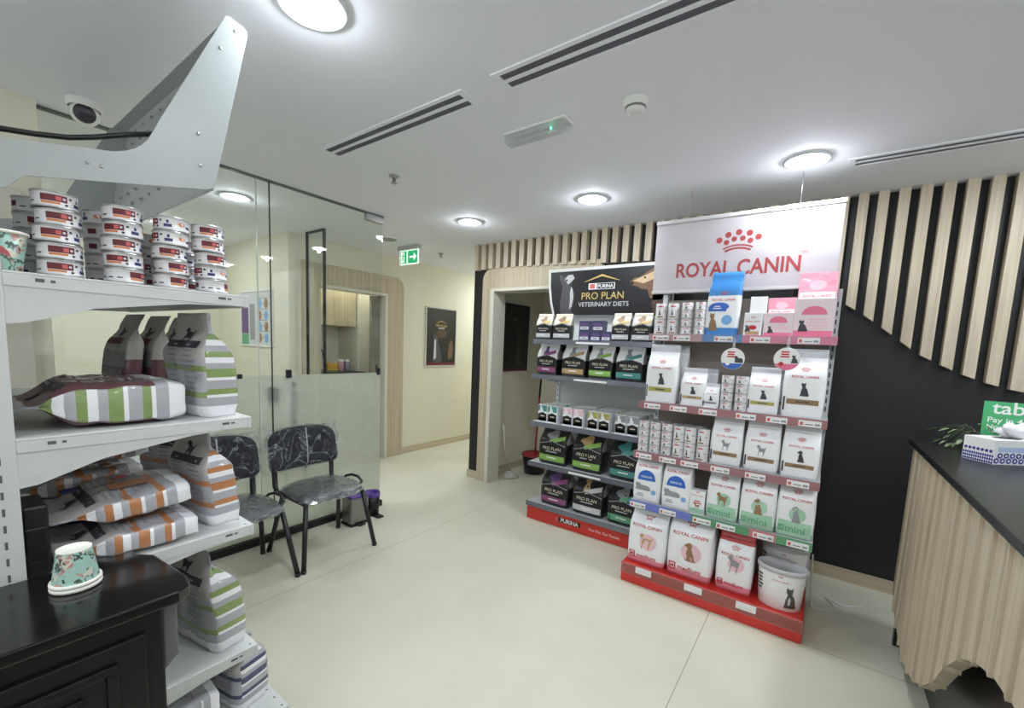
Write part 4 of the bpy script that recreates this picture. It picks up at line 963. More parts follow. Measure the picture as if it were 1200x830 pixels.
# shelf 3
z = .8555
for i, x in enumerate((-.906, -.834, -.760, -.687, -.619, -.545)):
    if i < 3: can_col(x, 2.785, z, 4, cS, .0505, f"{ORD[i].replace('bottom', 'first')} low front stack in the long can row")
    else: can_col(x, 2.785, z, 2, cT, .1, f"{ORD[i - 3].replace('bottom', 'first')} tall front stack in the long can row")
for i, x in enumerate((-.87, -.797, -.724, -.653, -.582)):
    can_col(x, 2.86, z, 4 if i < 2 else 2, cS if i < 2 else cT, .0505 if i < 2 else .1, f"{ORD[i].replace('bottom', 'first')} rear stack behind the long can row")
vet_bag('white vet food bag with grey dog picture beside the cans on the third shelf', .172, .29, .11, -.42, 2.825, z, 91, DOG_STAND, 1, bandcol='brown', scale=1.15)
vet_bag('white vet food bag with grey dog picture, middle of three on the third shelf', .176, .29, .11, -.237, 2.825, z, 92, DOG_STAND, 1, bandcol='brown', scale=1.15)
vet_bag('white vet food bag with sitting puppy picture at the end of the third shelf', .176, .29, .11, -.055, 2.825, z, 93, DOG_SIT, 1, bandcol='brown', scale=1.1)
# shelf 4
z = .5285
def indoor(label, x, seed):
    ms, fn = WB(); half = dome2d(.056, 20, 1, 1, -.012)
    return bag('pet_food_bag', label, 'pet food bag', .176, .295, .12, ms, fn, (x, 2.80, z), 0, None, RG, .04, .72, (0, .005), .004, seed,
        [('logo', logo(.125, 0, .238, cr=False) + [(move(crown2d(.045), 0, .263), I['red'])]), ('label_dome', [(move(half, 0, .158), I['blue']), (move(textw('INDOOR', .07, .015), 0, .17), I['white'])]), ('picture', [(move(poly2d(CAT_LIE, .055, sx=.10), -.02, .105), I['grey']), (move(disc2d(.016, 10), .05, .075), I['sky']), (move(bars(.05, 2, .006, .012), -.035, .055), I['grey'])])])
indoor('white indoor cat food bag with blue dome at the outer end of the fourth shelf', -.853, 101)
indoor('white indoor cat food bag with blue dome second on the fourth shelf', -.669, 102)
carton('pack_box', 'small cream carton with red marks between the indoor and mini bags', 'carton', .085, .145, .06, P['white'], (-.543, 2.79, z), 0, [('logo', logo(.066, 0, .115)), ('label_band', [(move(rect2d(.08, .03), 0, .02), I['mint']), (move(bars(.05, 2, .006, .012), 0, .08), I['red'])]), ('picture', [(move(poly2d(DOG_STAND, .035), .0, .05), I['brown'])])], RG)
def size_bag(label, word, letter, w, h, d, x, y, zz, seed, base, ink, animal, ainks, open_top=False, rz=0):
    ms = [P['white'], P[base], P['red'] if open_top else P['white'], P['silver']]
    fn = lambda t, side, front: (2 if (open_top and t > .74) else 1 if t < .15 or (base == 'mint' and t < .5 and side) else 0)
    b1 = join(move(rect2d(w * .15, w * .025, 2, 1), 0, w * .075), move(rect2d(w * .15, w * .025, 2, 1), 0, -w * .075), move(rect2d(w * .025, w * .15, 1, 2), w * .065, 0), move(rect2d(w * .025, w * .15, 1, 2), -w * .065, 0))
    zl = h * (.165 if not open_top else .13); tp = .72 if not open_top else .58
    dec = [('logo', logo(w * .74, 0, h * tp, cr=False) + [(move(crown2d(w * .28), 0, h * tp + w * .155), I['red'])]),
           ('picture', [(move(poly2d(animal, h * .30, sx=w * .36), .0, h * .45), I[ainks[0]]), (move(disc2d(w * .22, 14), w * .05, h * .44), I[ainks[1]])][::-1]),
           ('size_mark', [(move(b1, -w * .34, zl), I[ink]), (move(textw(letter, w * .075, .02), -w * .34, zl), I[ink]), (move(textw(word, w * .5, .012), w * .03, zl), I[ink])])]
    if base == 'mint': dec.insert(0, ('label_band', [(move(rect2d(w * .86, h * .22, 8, 6), 0, h * .2), I['mint'])]))
    return bag('pet_food_bag', label, 'pet food bag', w, h, d, ms, fn, (x, y, zz), math.radians(rz), None, RG, .04 if not open_top else .14, .74 if not open_top else .62, (0, .01), .006, seed, dec)
size_bag('white and mint mini dog food bag next to the small cream carton', 'mini', 'S', .176, .288, .12, -.407, 2.81, z, 111, 'mint', 'green', DOG_STAND, ('brown', 'mint'))
size_bag('white and mint mini dog food bag in the middle of three', 'mini', 'S', .182, .298, .125, -.224, 2.805, z, 112, 'mint', 'green', DOG_SIT, ('brown', 'mint'))
size_bag('white and mint mini dog food bag at the black wall end', 'mini', 'S', .178, .298, .12, -.045, 2.81, z, 113, 'mint', 'green', DOG_SIT, ('grey', 'mint'))
# base
z = .1255
size_bag('white and pink medium dog food bag at the outer end of the red base', 'medium', 'M', .248, .355, .17, -.815, 2.79, z, 121, 'pink', 'red', DOG_STAND, ('tan', 'lpink'))
size_bag('largest white and pink medium dog food bag second on the red base', 'medium', 'M', .268, .385, .19, -.553, 2.80, z, 122, 'pink', 'red', DOG_SIT, ('brown', 'lpink'))
size_bag('red-topped medium dog food bag beside the white bucket', 'medium', 'M', .195, .385, .12, -.307, 2.785, z, 123, 'pink', 'red', DOG_STAND, ('grey', 'lpink'), True)
def bucket(label, x, y, zb, lid):
    t = thing('food_bucket', label, 'bucket', (x, y, zb), 0, 'food buckets on the red base')
    sx, sy = 1.0, .72
    MB().lathe([(0, 0), (.098, 0), (.102, .004), (.115, .215), (.115, .222)], 36, sx=sx, sy=sy).build('body', P['white'], t)
    MB().lathe([(.115, .205), (.121, .206), (.122, .222), (.119, .232), (.113, .232), (.109, .224), (0, .224)], 36, sx=sx, sy=sy).build('lid', mat('bucket_lid', srgb(*lid), .35), t)
    q = MB(); r = lambda zz: .102 + (zz - .004) * .0616 + .0006
    fm = lambda a_, zz: (r(zz) * sx * math.sin(a_ / .11), -r(zz) * sy * math.cos(a_ / .11), zz)
    flat(q, move(textw('ROYAL CANIN', .075, .012), -.0, .165), fm, 0); flat(q, move(crown2d(.03), 0, .185), fm, 0)
    fl = lambda a_, zz: (r(zz) * 1.005 * sx * math.sin(a_ / .11), -r(zz) * 1.005 * sy * math.cos(a_ / .11), zz)
    flat(q, move(poly2d(CAT_SIT, .12, sx=.09), .052, .082), fl, 1)
    flat(q, move(disc2d(.013, 10, 1, 1.2), .048, .112), fl, 2); flat(q, move(poly2d([(.3, 0), (.7, 0), (.8, .6), (.5, 1), (.2, .6)], .05, sx=.025), .052, .065), fl, 2)
    flat(q, move(bars(.05, 5, .012, .02, seed=9), -.115, .17), fm, 3)
    q.build('printed_face', [I['red'], mat('ink_tabby', srgb(84, 80, 78), .5), I['lgrey'], I['dark']], t)
    return t
bucket('white food bucket with a tabby cat picture at the front of the red base', -.075, 2.775, z, (196, 196, 200))
b2 = bucket('white food bucket with mauve lid behind the cat picture bucket', -.078, 2.965, z, (150, 132, 142))
b2.scale = (1, 1, 1.28)
# banner above
t = thing('advertising_banner', 'white wrapped banner with red crown and lettering hung above the red-based display', 'banner', (-.5, 3.03, 0))
bw0, bw1, bz0, bz1 = -.505, .512, 1.905, 2.372
MB().box(bw0, bw1, 0, .03, bz0, bz1).build('board', mat('banner_board', srgb(206, 198, 202), .35), t, bevel=.003)
MB().box(bw0 - .004, bw1 + .004, -.006, .034, bz1 - .018, bz1 + .006).box(bw0 - .004, bw1 + .004, -.004, .034, bz0 - .004, bz0 + .014).build('frame', mat('banner_frame', srgb(216, 214, 212), .3), t, bevel=.002)
nx, nz = 60, 30; q = MB()
q.add([(bw0 + (bw1 - bw0) * i / nx, -.012 - .010 * (noise.noise(Vector((i * .13, j * .2, 3))) + .5 * noise.noise(Vector((i * .3 + j * .25, j * .1, 9)))), bz0 + (bz1 - bz0) * j / nz) for j in range(nz + 1) for i in range(nx + 1)],
      [(j * (nx + 1) + i, j * (nx + 1) + i + 1, (j + 1) * (nx + 1) + i + 1, (j + 1) * (nx + 1) + i) for j in range(nz) for i in range(nx)], 0, True)
q.build('clear_wrap', clear('banner_wrap', (.97, .97, .98), .8, .05), t)
q = MB(); f = lambda a_, b_: (a_, -.0008, b_)
brick = mat('banner_red', srgb(176, 74, 74), .4)
flat(q, move(([(a_, b_ * 1.2) for a_, b_ in textw('ROYAL CANIN', .69, .022)[0]], textw('ROYAL CANIN', .69, .022)[1]), -.01, 2.045), f); flat(q, move(crown2d(.29), .0, 2.145), f); flat(q, move(text2d('TM', .018), .345, 2.105), f)
q.build('lettering', brick, t)
for x in (-.3, .3): MB().tube([(x, .015, bz1), (x, .015, H)], .0015, 6).build('hanger_wire', steel, t)
# --- the red-kicked display under the dark header
PX0, PX1, PYB = -2.03, -.985, 3.58
t = pu = thing('display_shelving', 'grey shelf display with red kick panel holding black pet food bags by the doorway', 'display shelf', (0, 0, 0))
MB().box(PX0 + .03, PX1 - .03, PYB - .02, PYB, .1, 1.84).build('back_panel', mat('panel_pale', srgb(206, 208, 208), .5), t)
slotted(PX0 + .02, PX0 + .05, PYB - .035, PYB + .0, 0, 1.86, cool_metal, t); slotted(PX1 - .03, PX1, PYB - .035, PYB, 0, 1.86, cool_metal, t)
bs = MB().box(PX0 + .03, PX1, 3.115, PYB - .03, 0, .12).build('kick_panel', red_pl, t, bevel=.003)
q = MB(); f = lambda a_, b_: (a_, 3.1135, b_); f2 = lambda a_, b_: (a_, 3.1128, b_)
flat(q, move(rect2d(.21, .04), -1.58, .068), f, 0); flat(q, move(rect2d(.03, .036), -1.695, .068), f2, 2)
flat(q, move(textw('PURINA', .165, .025), -1.575, .068), f2, 1); flat(q, move(textw('Your Pet, Our Passion.', .27, .0), -1.27, .06), f, 1)
q.build('lettering', [I['black'], I['white'], I['coral']], bs)
rail_m = mat('ticket_rail', srgb(122, 124, 136), .2, metal=.4, coat=.5)
SPU = [(1.567, 3.10), (1.274, 3.10), (.868, 3.10), (.515, 3.10), (.158, 3.10)]
for k, (z, yf) in enumerate(SPU):
    s = MB().box(PX0 + .03, PX1, yf, PYB - .02, z - .024, z).build('shelf', cool_metal, t, bevel=.002)
    MB().prism([(yf - .012, z - .034), (yf, z - .036), (yf, z + .004), (yf - .006, z + .004)], 'x', PX0 + .03, PX1).build('ticket_rail', rail_m, s)
    if k in (0, 1, 3): MB().box(-1.60, -1.32, yf - .0118, yf - .0105, z - .026, z - .010).build('ticket_strip', tag_m, s)
    for x in (PX0 + .036, PX1 - .004):
        MB().prism([(PYB - .03, z - .024), (yf + .06, z - .024), (PYB - .03, z - .1)], 'x', x - .002, x + .002).build('bracket', cool_metal, s)
PG = 'packs on the dark-headed display'
def roof(w, h, k=.28): return ([(-w / 2, -h / 2), (w / 2, -h / 2), (w / 2, h / 2 - h * k), (0, h / 2), (-w / 2, h / 2 - h * k)], [(0, 1, 2, 3, 4)])
def pro(label, w, h, d, x, y, z, seed, body, top, inner, band, pic=(CAT_SIT, 'tan'), toph=.55, seal=.07, amp=.0022):
    """dark pouch with a house-shaped name panel over a coloured band"""
    ms = [P[body], P[top], P['silver'], P['dgrey']]
    fn = lambda t, side, front: (3 if side else 1) if t > toph else 0
    pan = rect2d(w * .9, h * .3, 6, 5)
    rf = ([(w * .9 * (i / 10 - .5), z_) for z_ in (0, 1) for i in range(11)], [(i, i + 1, i + 12, i + 11) for i in range(10)])
    rv = [(a_, h * .25 if j < 11 else h * (.52 + .10 * (1 - abs(a_) / (w * .45)))) for j, (a_, _) in enumerate(rf[0])]
    edge = [(a_, (h * (.52 + .10 * (1 - abs(a_) / (w * .45)))) + (0 if j < 11 else h * .022)) for j, (a_, _) in enumerate(rf[0])]
    dec = [('picture', [(move(poly2d(pic[0], h * .34, sx=w * .42), -w * .06, h * .74), I[pic[1]]), (move(rect2d(w * .5, h * .1), w * .16, h * .68, .3), I[inner])]),
           ('name_panel', [((rv, rf[1]), I['black']), ((edge, rf[1]), I['grey']), (move(textw('PRO PLAN', w * .62, .008), 0, h * .43), I['cream']), (move(bars(w * .6, 1, h * .022, .01), 0, h * .345), I['lgrey'])]),
           ('label_band', [(move(rect2d(w * .88, h * .16), 0, h * .17), I[band]), (move(bars(w * .5, 1, h * .03, .01), 0, h * .18), I['white'])])]
    return bag('pet_food_bag', label, 'pet food bag', w, h, d, ms, fn, (x, y, z), 0, None, PG, seal, .62, (0, .012), amp, seed, dec)
z = 1.5675
for x, l, sd, w in [(-1.93, 'small cream and black pouch at the doorway end under the dark header', 201, .155), (-1.755, 'small cream and black pouch second from the doorway on the top shelf', 202, .17), (-1.255, 'small cream and black pouch after the navy cartons', 203, .145), (-1.097, 'small cream and black pouch at the white display end', 204, .15)]:
    pro(l, w, .215, .07, x, 3.155, z, sd, 'black', 'cream', 'gold', 'lgrey', (DOG_HEAD, 'brown'))
def navy_box(label, w, h, x, zz, d=.07, white=False):
    carton('pack_box', label, 'carton', w, h, d, P['navy'] if not white else P['white'], (x, 3.165, zz), 0, [('label_band', [(move(rect2d(w * .8, h * .3), 0, h * .28), I['lgrey'] if not white else I['navy']), (move(bars(w * .6, 1, h * .06, .01), 0, h * .28), I['purple'])]), ('name_panel', [(roof(w * .7, h * .25), I['black']) if False else (move(roof(w * .7, h * .3), 0, h * .66), I['purple' if not white else 'grey'])])], PG)
navy_box('lower navy carton in the stack of two between the small pouches', .092, .078, -1.555, z); navy_box('upper navy carton in the stack of two between the small pouches', .092, .078, -1.555, z + .0785)
navy_box('low navy carton beside the stack of two', .088, .075, -1.459, z); navy_box('low navy carton next to the small pouch', .08, .075, -1.370, z); navy_box('navy carton resting on two low navy cartons', .095, .082, -1.44, z + .0755)
z = 1.2745
for x, w, l, c_, sd in [(-1.884, .20, 'black and white pouch with purple band under the small pouches', 'magenta', 211), (-1.635, .215, 'black and white pouch with tan band second from the doorway', 'tan', 212), (-1.40, .205, 'black and white pouch with lime band third from the doorway', 'lime', 213), (-1.17, .215, 'black and white pouch with teal band at the white display end', 'teal', 214)]:
    pro(l, w, .268, .11, x, 3.175, z, sd, 'black', 'white', c_, c_, (CAT_SIT, 'grey' if c_ != 'magenta' else 'purple'), .5)
    pro(l.replace('black and white pouch', 'rear pouch behind the black and white pouch'), w, .268, .11, x + .03, 3.325, z, sd + 30, 'black', 'black', c_, c_, (CAT_SIT, 'grey'), .5)
z = .8685
def tray_box(label, x, y, c_, ink, sd):
    carton('pouch_carton', label, 'carton', .088, .15, .16, P['white'], (x, y, z), 0, [('picture', [(move(rect2d(.084, .05), 0, .12), I[ink]), (move(poly2d(CAT_SIT, .05), -.015, .118), I['white'])]), ('name_panel', [(move(roof(.082, .075, .2), 0, .05), I['black']), (move(bars(.06, 1, .008, .012), 0, .055), I['cream'])]), ('label_band', [(move(rect2d(.07, .022), 0, .026), I['lgrey'])])], PG)
for x, c_, ink in [(-1.848, 'teal', 'teal'), (-1.61, 'pink', 'lpink'), (-1.385, 'yellow', 'olive'), (-1.155, 'blue-grey', 'grey')]:
    for dx, s in ((-.048, 'left'), (.048, 'right')):
        tray_box(f'{s} front one of the {c_} topped pouch cartons on the middle shelf', x + dx, 3.205, c_, ink, 0)
        tray_box(f'{s} rear one of the {c_} topped pouch cartons on the middle shelf', x + dx + .012, 3.40, c_, ink, 0)
z = .5155
for x, w, l, c_, sd, pc in [(-1.795, .275, 'large black bag with lime band nearest the mop bucket on the fourth shelf', 'lime', 221, (DOG_HEAD, 'grey')), (-1.475, .27, 'large black bag with lime band in the middle of the fourth shelf', 'lime', 222, (DOG_HEAD, 'tan')), (-1.16, .25, 'large black bag with teal band half hidden by the white display', 'teal', 223, (DOG_HEAD, 'teal'))]:
    pro(l, w, .318, .17, x, 3.22, z, sd, 'black', 'black', c_, c_, pc, .55, amp=.003)
z = .1585
for x, w, l, c_, sd, pc in [(-1.755, .275, 'large black bag with magenta band at the corner above the red kick panel', 'magenta', 231, (DOG_HEAD, 'purple')), (-1.445, .28, 'large black bag with pale band and dog picture above the red kick panel', 'lgrey', 232, (DOG_SIT, 'tan')), (-1.15, .25, 'large black bag with green band beside the white display above the red kick panel', 'green', 233, (DOG_HEAD, 'grey'))]:
    pro(l, w, .31, .18, x, 3.225, z, sd, 'black', 'black', c_, c_, pc, .55, amp=.003)
# dark header
t = thing('advertising_banner', 'dark header board with gold lettering, cat and dog above the grey shelf display', 'banner', (-1.6, 3.50, 0))
edge = [(-.535, 2.215), (.60, 2.215), (.60, 1.80), (-.47, 1.80), (-.505, 1.92), (-.53, 2.07)]
MB().prism(edge, 'y', 0, .03).build('frame', mat('banner_frame', (1, 1, 1)), t, bevel=.002)
inn = [(-.507, 2.188), (.60, 2.188), (.60, 1.80), (-.445, 1.80), (-.48, 1.92), (-.502, 2.06)]
MB().prism(inn, 'y', -.002, .0).build('panel', mat('header_dark', srgb(30, 29, 33), .4), t)
q = MB(); f = lambda a_, b_: (a_, -.003, b_); f2 = lambda a_, b_: (a_, -.0036, b_); f3 = lambda a_, b_: (a_, -.0042, b_)
flat(q, ([(-.17, 2.085), (.0, 2.145), (.17, 2.085), (.14, 2.09), (.0, 2.128), (-.14, 2.09)], [(0, 1, 4, 5), (1, 2, 3, 4)]), f, 0)
flat(q, move(rect2d(.24, .052), 0, 2.045), f, 2); flat(q, move(rect2d(.155, .044), .035, 2.045), f2, 3); flat(q, move(rect2d(.046, .04), -.085, 2.045), f2, 4)
flat(q, move(textw('PURINA', .14, .02), .036, 2.045), f3, 2)
flat(q, move(textw('PRO PLAN', .385, .004), .01, 1.965), f, 0); flat(q, move(textw('VETERINARY DIETS', .46, .006), .02, 1.893), f, 1)
# serifs for the gold lettering
q.build('lettering', [I['gold'], I['lgrey'], I['white'], I['black'], I['coral']], t)
q = MB()
cat = [(.3, 0), (.75, 0), (.72, .1), (.8, .3), (.82, .52), (.7, .66), (.62, .72), (.74, .82), (.7, .9), (.5, .93), (.36, .94), (.2, 1), (.2, .88), (.28, .78), (.34, .66), (.3, .5), (.26, .3), (.3, .12)]
flat(q, move(poly2d(cat, .36, sx=.26), -.335, 1.985), f, 0)
flat(q, move(poly2d([(.5, 0), (.75, .1), (.9, .5), (.8, .85), (.6, 1), (.5, .7), (.55, .4)], .20, sx=.09), -.30, 1.955), f2, 1); flat(q, move(poly2d([(0, .5), (.3, .95), (.8, 1), (1, .6), (.7, .3), (.4, 0)], .085, sx=.10), -.31, 2.115), f2, 1)
flat(q, move(disc2d(.012, 8), -.34, 2.11), f3, 0)
q.build('cat_picture', [mat('ink_cat_dark', srgb(78, 76, 80), .5), mat('ink_cat_light', srgb(196, 194, 194), .5)], t)
q = MB()
flat(q, move(poly2d(DOG_HEAD, .25, sx=.30), .40, 2.04), f, 0); flat(q, move(poly2d([(.2, 1), (.8, 1), (1, .5), (.9, 0), (.3, 0), (.1, .4)], .22, sx=.13), .49, 1.905), f, 2)
flat(q, move(poly2d([(0, .5), (.3, .7), (.75, 1), (1, .8), (.7, .5), (.4, .3)], .13, sx=.22), .385, 2.075), f2, 1); flat(q, move(poly2d([(.1, 1), (.6, .9), (1, .3), (.7, 0), (.3, .2)], .15, sx=.09), .475, 2.04), f2, 2); flat(q, move(disc2d(.013, 8), .268, 2.055), f3, 3); flat(q, move(disc2d(.009, 8), .372, 2.095), f3, 3)
q.build('dog_picture', [mat('ink_dog_brown', srgb(118, 88, 62), .5), mat('ink_dog_light', srgb(206, 176, 138), .5), mat('ink_dog_shade', srgb(86, 62, 46), .5), I['black']], t)

# ---------------------------------------------------------------- posters
def poster(label, M, w, h, frame_m, parts):
    t = thing('framed_poster', label, 'poster', M=M)
    fw = .018
    MB().box(-w / 2 - fw, w / 2 + fw, -.014, 0, -h / 2 - fw, -h / 2).box(-w / 2 - fw, w / 2 + fw, -.014, 0, h / 2, h / 2 + fw).box(-w / 2 - fw, -w / 2, -.014, 0, -h / 2, h / 2).box(w / 2, w / 2 + fw, -.014, 0, -h / 2, h / 2).build('frame', frame_m, t, bevel=.002)
    MB().box(-w / 2, w / 2, -.006, 0, -h / 2, h / 2).build('print', parts[0], t)
    for nm, ms, fn in parts[1:]:
        q = MB(); fn(q, lambda a_, b_: (a_, -.0066, b_), lambda a_, b_: (a_, -.0072, b_)); q.build(nm, ms, t)
    return t
dark_print = mat('poster_dark', srgb(24, 22, 25), .3)
wframe = mat('poster_frame', srgb(206, 204, 198), .4)
def hallprint(q, f, f2):
    flat(q, ([(-.10, .20), (0, .235), (.10, .20), (.085, .20), (0, .225), (-.085, .20)], [(0, 1, 4, 5), (1, 2, 3, 4)]), f, 0)
    flat(q, move(textw('PRO PLAN', .22, .006), 0, .165), f, 0); flat(q, move(bars(.2, 1, .012, .01), 0, .13), f, 1)
    flat(q, move(rect2d(.57, .05), 0, -.385), f, 2)
def halfaces(q, f, f2):
    flat(q, move(poly2d(CAT_SIT, .42, sx=.26), -.10, -.15), f, 0); flat(q, move(poly2d([(.3, 0), (.9, .1), (1, .5), (.8, 1), (.4, .8), (.2, .3)], .3, sx=.13), .18, -.17), f, 1); flat(q, move(poly2d([(.2, 0), (.8, .1), (.7, 1), (.3, .9)], .3, sx=.08), -.12, -.17), f2, 2); flat(q, move(disc2d(.07, 12, 1.6, .9), .0, .05), f, 3)
poster('dark framed pet food poster on the cream corridor wall', T(-4.479, 4.475, 1.585) @ RZ(90), .58, .80, wframe, [dark_print, ('lettering', [I['gold'], I['lgrey'], I['maroon']], hallprint), ('picture', [mat('ink_cat_dark', (1, 1, 1)), mat('ink_dog_brown', (1, 1, 1)), I['lgrey'], mat('ink_dog_shade', (1, 1, 1))], halfaces)])
def storefig(q, f, f2):
    flat(q, move(poly2d(DOG_SIT, .5, sx=.2), .05, -.08), f, 0); flat(q, move(rect2d(.10, .03), -.02, .22), f, 1); flat(q, move(rect2d(.56, .03), 0, -.385), f, 2)
poster('nearly black framed poster on the side wall inside the open doorway', T(-2.999, 4.24, 1.60) @ RZ(90), .54, .79, wframe, [dark_print, ('picture', [mat('ink_shadow_dog', srgb(62, 58, 58), .5), mat('ink_shadow_text', srgb(80, 78, 78), .5), I['maroon']], storefig)])
def chart(q, f, f2):
    flat(q, move(rect2d(.17, .38), -.27, .02), f, 0); flat(q, move(rect2d(.17, .12), -.27, -.235), f, 1); flat(q, move(rect2d(.12, .40), -.09, -.04), f, 2); flat(q, move(rect2d(.66, .05), .02, .265), f, 3)
    for j in range(4):
        for i in range(2): flat(q, move(disc2d(.05, 10, .9, 1.1), .09 + i * .15, .16 - j * .125), f, 4 if (i + j) % 2 else 5)
    flat(q, move(bars(.3, 8, .008, .06, seed=8), .17, .22), f2, 2)
poster('pale medical chart with purple column on the wall behind the glass', T(-5.19, 2.289, 1.69), .74, .59, white_pl, [mat('chart_paper', srgb(206, 210, 208), .5), ('chart_print', [I['purple'], I['green'], I['grey'], I['lgrey'], I['brown'], I['sky']], chart)])
t = thing('wall_poster', 'narrow blue poster on the far clinic wall seen below the top shelf', 'poster', M=T(-6.199, .60, 1.50) @ RZ(90))
MB().box(-.10, .10, -.006, 0, -.28, .28).build('print', mat('poster_blue', srgb(70, 112, 170), .5), t)
q = MB(); flat(q, move(rect2d(.2, .16), 0, -.2), lambda a_, b_: (a_, -.0066, b_), 0); flat(q, move(rect2d(.1, .1), -.03, .12), lambda a_, b_: (a_, -.0066, b_), 1); q.build('printed_blocks', [I['navy'], I['sky']], t)

# ---------------------------------------------------------------- pantry seen through the glass
t = thing('wall_cabinet', 'pale wood wall cabinet over the sink in the kitchenette behind the glass', 'cabinet', (0, 0, 0))
MB().box(-5.29, -4.90, 2.75, 3.36, 1.66, 2.40).build('body', oak, t, bevel=.002)
for y0, y1 in ((2.753, 3.052), (3.056, 3.357)): MB().box(-4.90, -4.882, y0, y1, 1.664, 2.396).build('door', oak, t, bevel=.002)
t = thing('tall_cupboard', 'tall white cupboard panel beside the wood wall cabinet behind the glass', 'cupboard', (0, 0, 0))
MB().box(-5.29, -4.86, 3.37, 3.64, 0, 2.4).build('body', mat('cupboard_white', srgb(226, 222, 208), .5), t, bevel=.002)
MB().box(-4.86, -4.842, 3.373, 3.642, .08, 2.395).build('door', mat('cupboard_white', (1, 1, 1)), t, bevel=.002)
t = thing('sliding_door', 'grey-brown sliding door with black pull beside the white jamb of the kitchenette', 'door', (0, 0, 0))
MB().box(-4.575, -4.535, 3.33, 3.455, 0.01, 2.04).build('leaf', mat('taupe_leaf', srgb(138, 132, 120), .5), t)
MB().box(-4.535, -4.525, 3.40, 3.42, 1.03, 1.20).build('pull', black_pl, t, bevel=.003)
t = thing('kitchen_counter', 'kitchenette counter with dark top behind the glass', 'counter', (0, 0, 0))
MB().box(-5.29, -4.72, 2.41, 3.365, 0, 1.06).build('body', oak, t); MB().box(-5.29, -4.68, 2.41, 3.365, 1.06, 1.10).build('worktop', mat('worktop_dark', srgb(40, 38, 38), .35), t, bevel=.003)
t = thing('kitchen_tap', 'black gooseneck tap on the kitchenette counter', 'tap', (-5.12, 2.98, 1.1005))
MB().lathe([(0, 0), (.025, 0), (.022, .02), (0, .02)], 16).build('base', black_pl, t)
MB().tube([(0, 0, .01), (0, 0, .20)] + [(.0 + .055 * (1 - math.cos(a_)), 0, .20 + .055 * math.sin(a_)) for a_ in [PI * i / 8 for i in range(1, 9)]] + [(.11, 0, .16)], .011, 10).build('spout', black_pl, t)
t = thing('soap_bottle', 'white pump soap bottle beside the black tap', 'bottle', (-4.95, 2.80, 1.1005))
MB().lathe([(0, 0), (.028, 0), (.03, .01), (.03, .09), (.012, .11), (.012, .12), (0, .12)], 20).build('bottle_body', white_pl, t); MB().tube([(0, 0, .12), (0, 0, .15), (.03, 0, .15)], .006, 8).build('pump', white_pl, t)
t = thing('sponge_pack', 'yellow sponge pack on the kitchenette counter', 'sponge', (-4.90, 3.02, 1.1005))
MB().box(-.04, .04, -.07, .07, 0, .05).box(-.04, .04, -.065, .065, .051, .10).build('sponge', mat('sponge_yellow', srgb(214, 170, 78), .8, bump=.5), t, bevel=.008)
MB().box(-.041, .041, -.07, .07, .0, .012).build('scourer', I['green'], t)
for y, c_, l in ((3.15, (190, 150, 160), 'pink-tinted clear jar beside the yellow sponges'), (3.235, (150, 140, 160), 'mauve-tinted clear jar at the end of the counter')):
    t = thing('jar', l, 'jar', (-4.90, y, 1.1005))
    MB().lathe([(0, 0), (.036, 0), (.038, .01), (.038, .11), (.03, .125)], 20).build('jar_body', mat('jar_%d' % c_[0], srgb(*c_), .2), t); MB().lathe([(.034, .125), (.034, .145), (0, .145)], 20).build('lid', white_pl, t)

# ---------------------------------------------------------------- cleaning things in the doorway
t = thing('mop_bucket', 'black mop bucket with red rim and wringer inside the doorway', 'bucket', (-2.70, 4.32, 0))
MB().lathe([(0, .004), (.12, .004), (.15, .23), (.145, .23), (.117, .012), (0, .012)], 28).build('bucket_body', black_pl, t)
MB().lathe([(.146, .215), (.158, .215), (.158, .235), (.146, .235)], 28).lathe([(.143, .225), (.09, .20), (.06, .13), (0, .12)], 20).build('wringer', mat('bucket_red', srgb(170, 52, 56), .4), t)
t = thing('spin_mop', 'mop with long red and black pole standing in the bucket', 'mop', (-2.70, 4.32, 0))
MB().tube([(0, 0, .16), (-.01, .06, .9)], .011, 10).build('pole', mat('pole_red', srgb(150, 44, 50), .4), t); MB().tube([(-.01, .06, .9), (-.016, .095, 1.36)], .012, 10).build('grip', black_pl, t)
MB().lathe([(.0, .19), (.05, .18), (.075, .135), (.0, .125)], 18).build('mop_head', mat('mop_white', srgb(214, 212, 204), .9, bump=1, bscale=80), t)
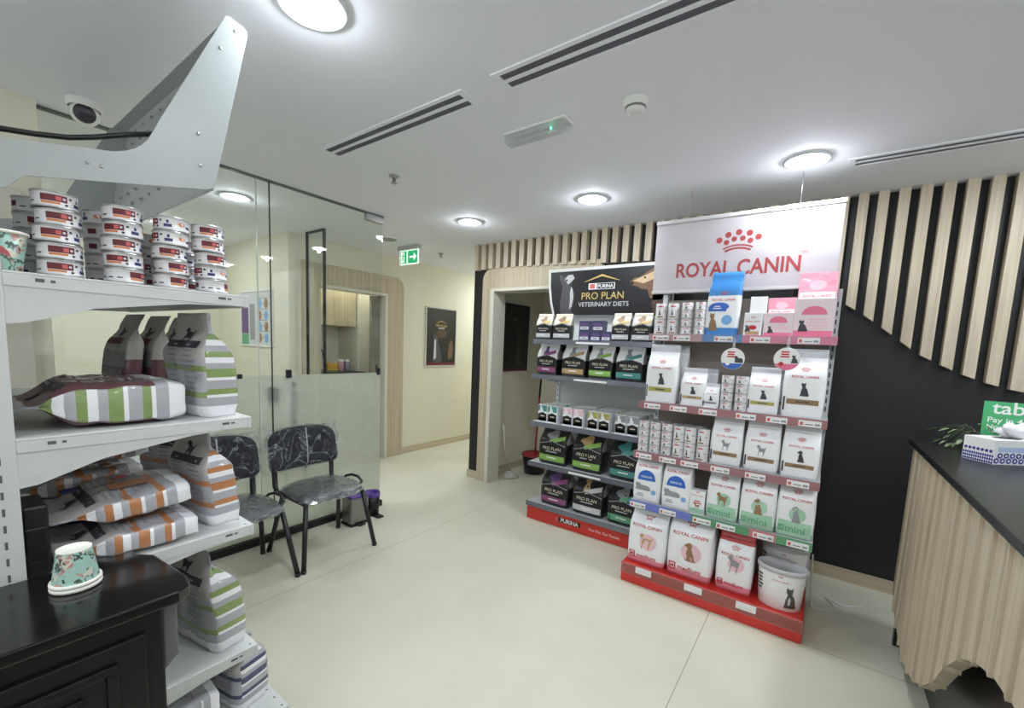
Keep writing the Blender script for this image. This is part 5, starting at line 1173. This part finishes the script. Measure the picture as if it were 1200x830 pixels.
t = thing('floor_mop', 'white string mop lying on the floor against the door lining', 'mop', (-2.80, 3.98, 0))
MB().tube([(0, 0, .05), (-.035, -.08, .30), (-.045, -.12, .62)], .009, 8).build('pole', mat('pole_pale', srgb(190, 186, 176), .4), t)
MB().lathe([(0, .07), (.03, .06), (.075, .025), (.09, .004), (0, .002)], 22, sx=1.0, sy=1.2).build('mop_head', mat('mop_white', (1, 1, 1)), t)
tag(MB().tube([(.06, 3.2, .30), (.07, 3.15, .05), (.09, 3.1, .006), (.14, 3.12, .006), (.20, 3.2, .006), (.15, 3.3, .006), (.24, 3.25, .006), (.34, 3.33, .006)], .005, 6).build('power_cable', white_pl), 'white cable on the floor behind the end of the red-based display', 'cable')

# ---------------------------------------------------------------- camera and view
a, b_, c_ = -0.626542366, -0.109425183, 0.0424784909
ca, sa, cb, sb, cc, sc = math.cos(a), math.sin(a), math.cos(b_), math.sin(b_), math.cos(c_), math.sin(c_)
fwd = Vector((sa * cb, ca * cb, sb)); r = Vector((ca, -sa, 0)); u = r.cross(fwd)
r2 = cc * r + sc * u; u2 = -sc * r + cc * u
cam = bpy.data.cameras.new('camera'); co = bpy.data.objects.new('camera', cam); C.objects.link(co)
M4 = Matrix((r2, u2, -fwd)).transposed().to_4x4(); M4.translation = (0, 0, 1.5); co.matrix_world = M4
cam.sensor_width = 36; cam.sensor_fit = 'HORIZONTAL'; cam.lens = 505.970803 / 1200 * 36
cam.shift_x = (600 - 595.957895) / 1200; cam.shift_y = (461.559782 - 415) / 1200; cam.clip_start = .02
S = bpy.context.scene; S.camera = co
wd = bpy.data.worlds.new('world'); S.world = wd; wd.use_nodes = True; wd.node_tree.nodes['Background'].inputs[0].default_value = (.6, .65, .7, 1); wd.node_tree.nodes['Background'].inputs[1].default_value = .05
S.view_settings.view_transform = 'Standard'; S.view_settings.look = 'None'; S.view_settings.gamma = 1; S.view_settings.use_curve_mapping = False
S.view_settings.exposure = 0.29
S.cycles.max_bounces = 10; S.cycles.transparent_max_bounces = 16; S.cycles.diffuse_bounces = 5
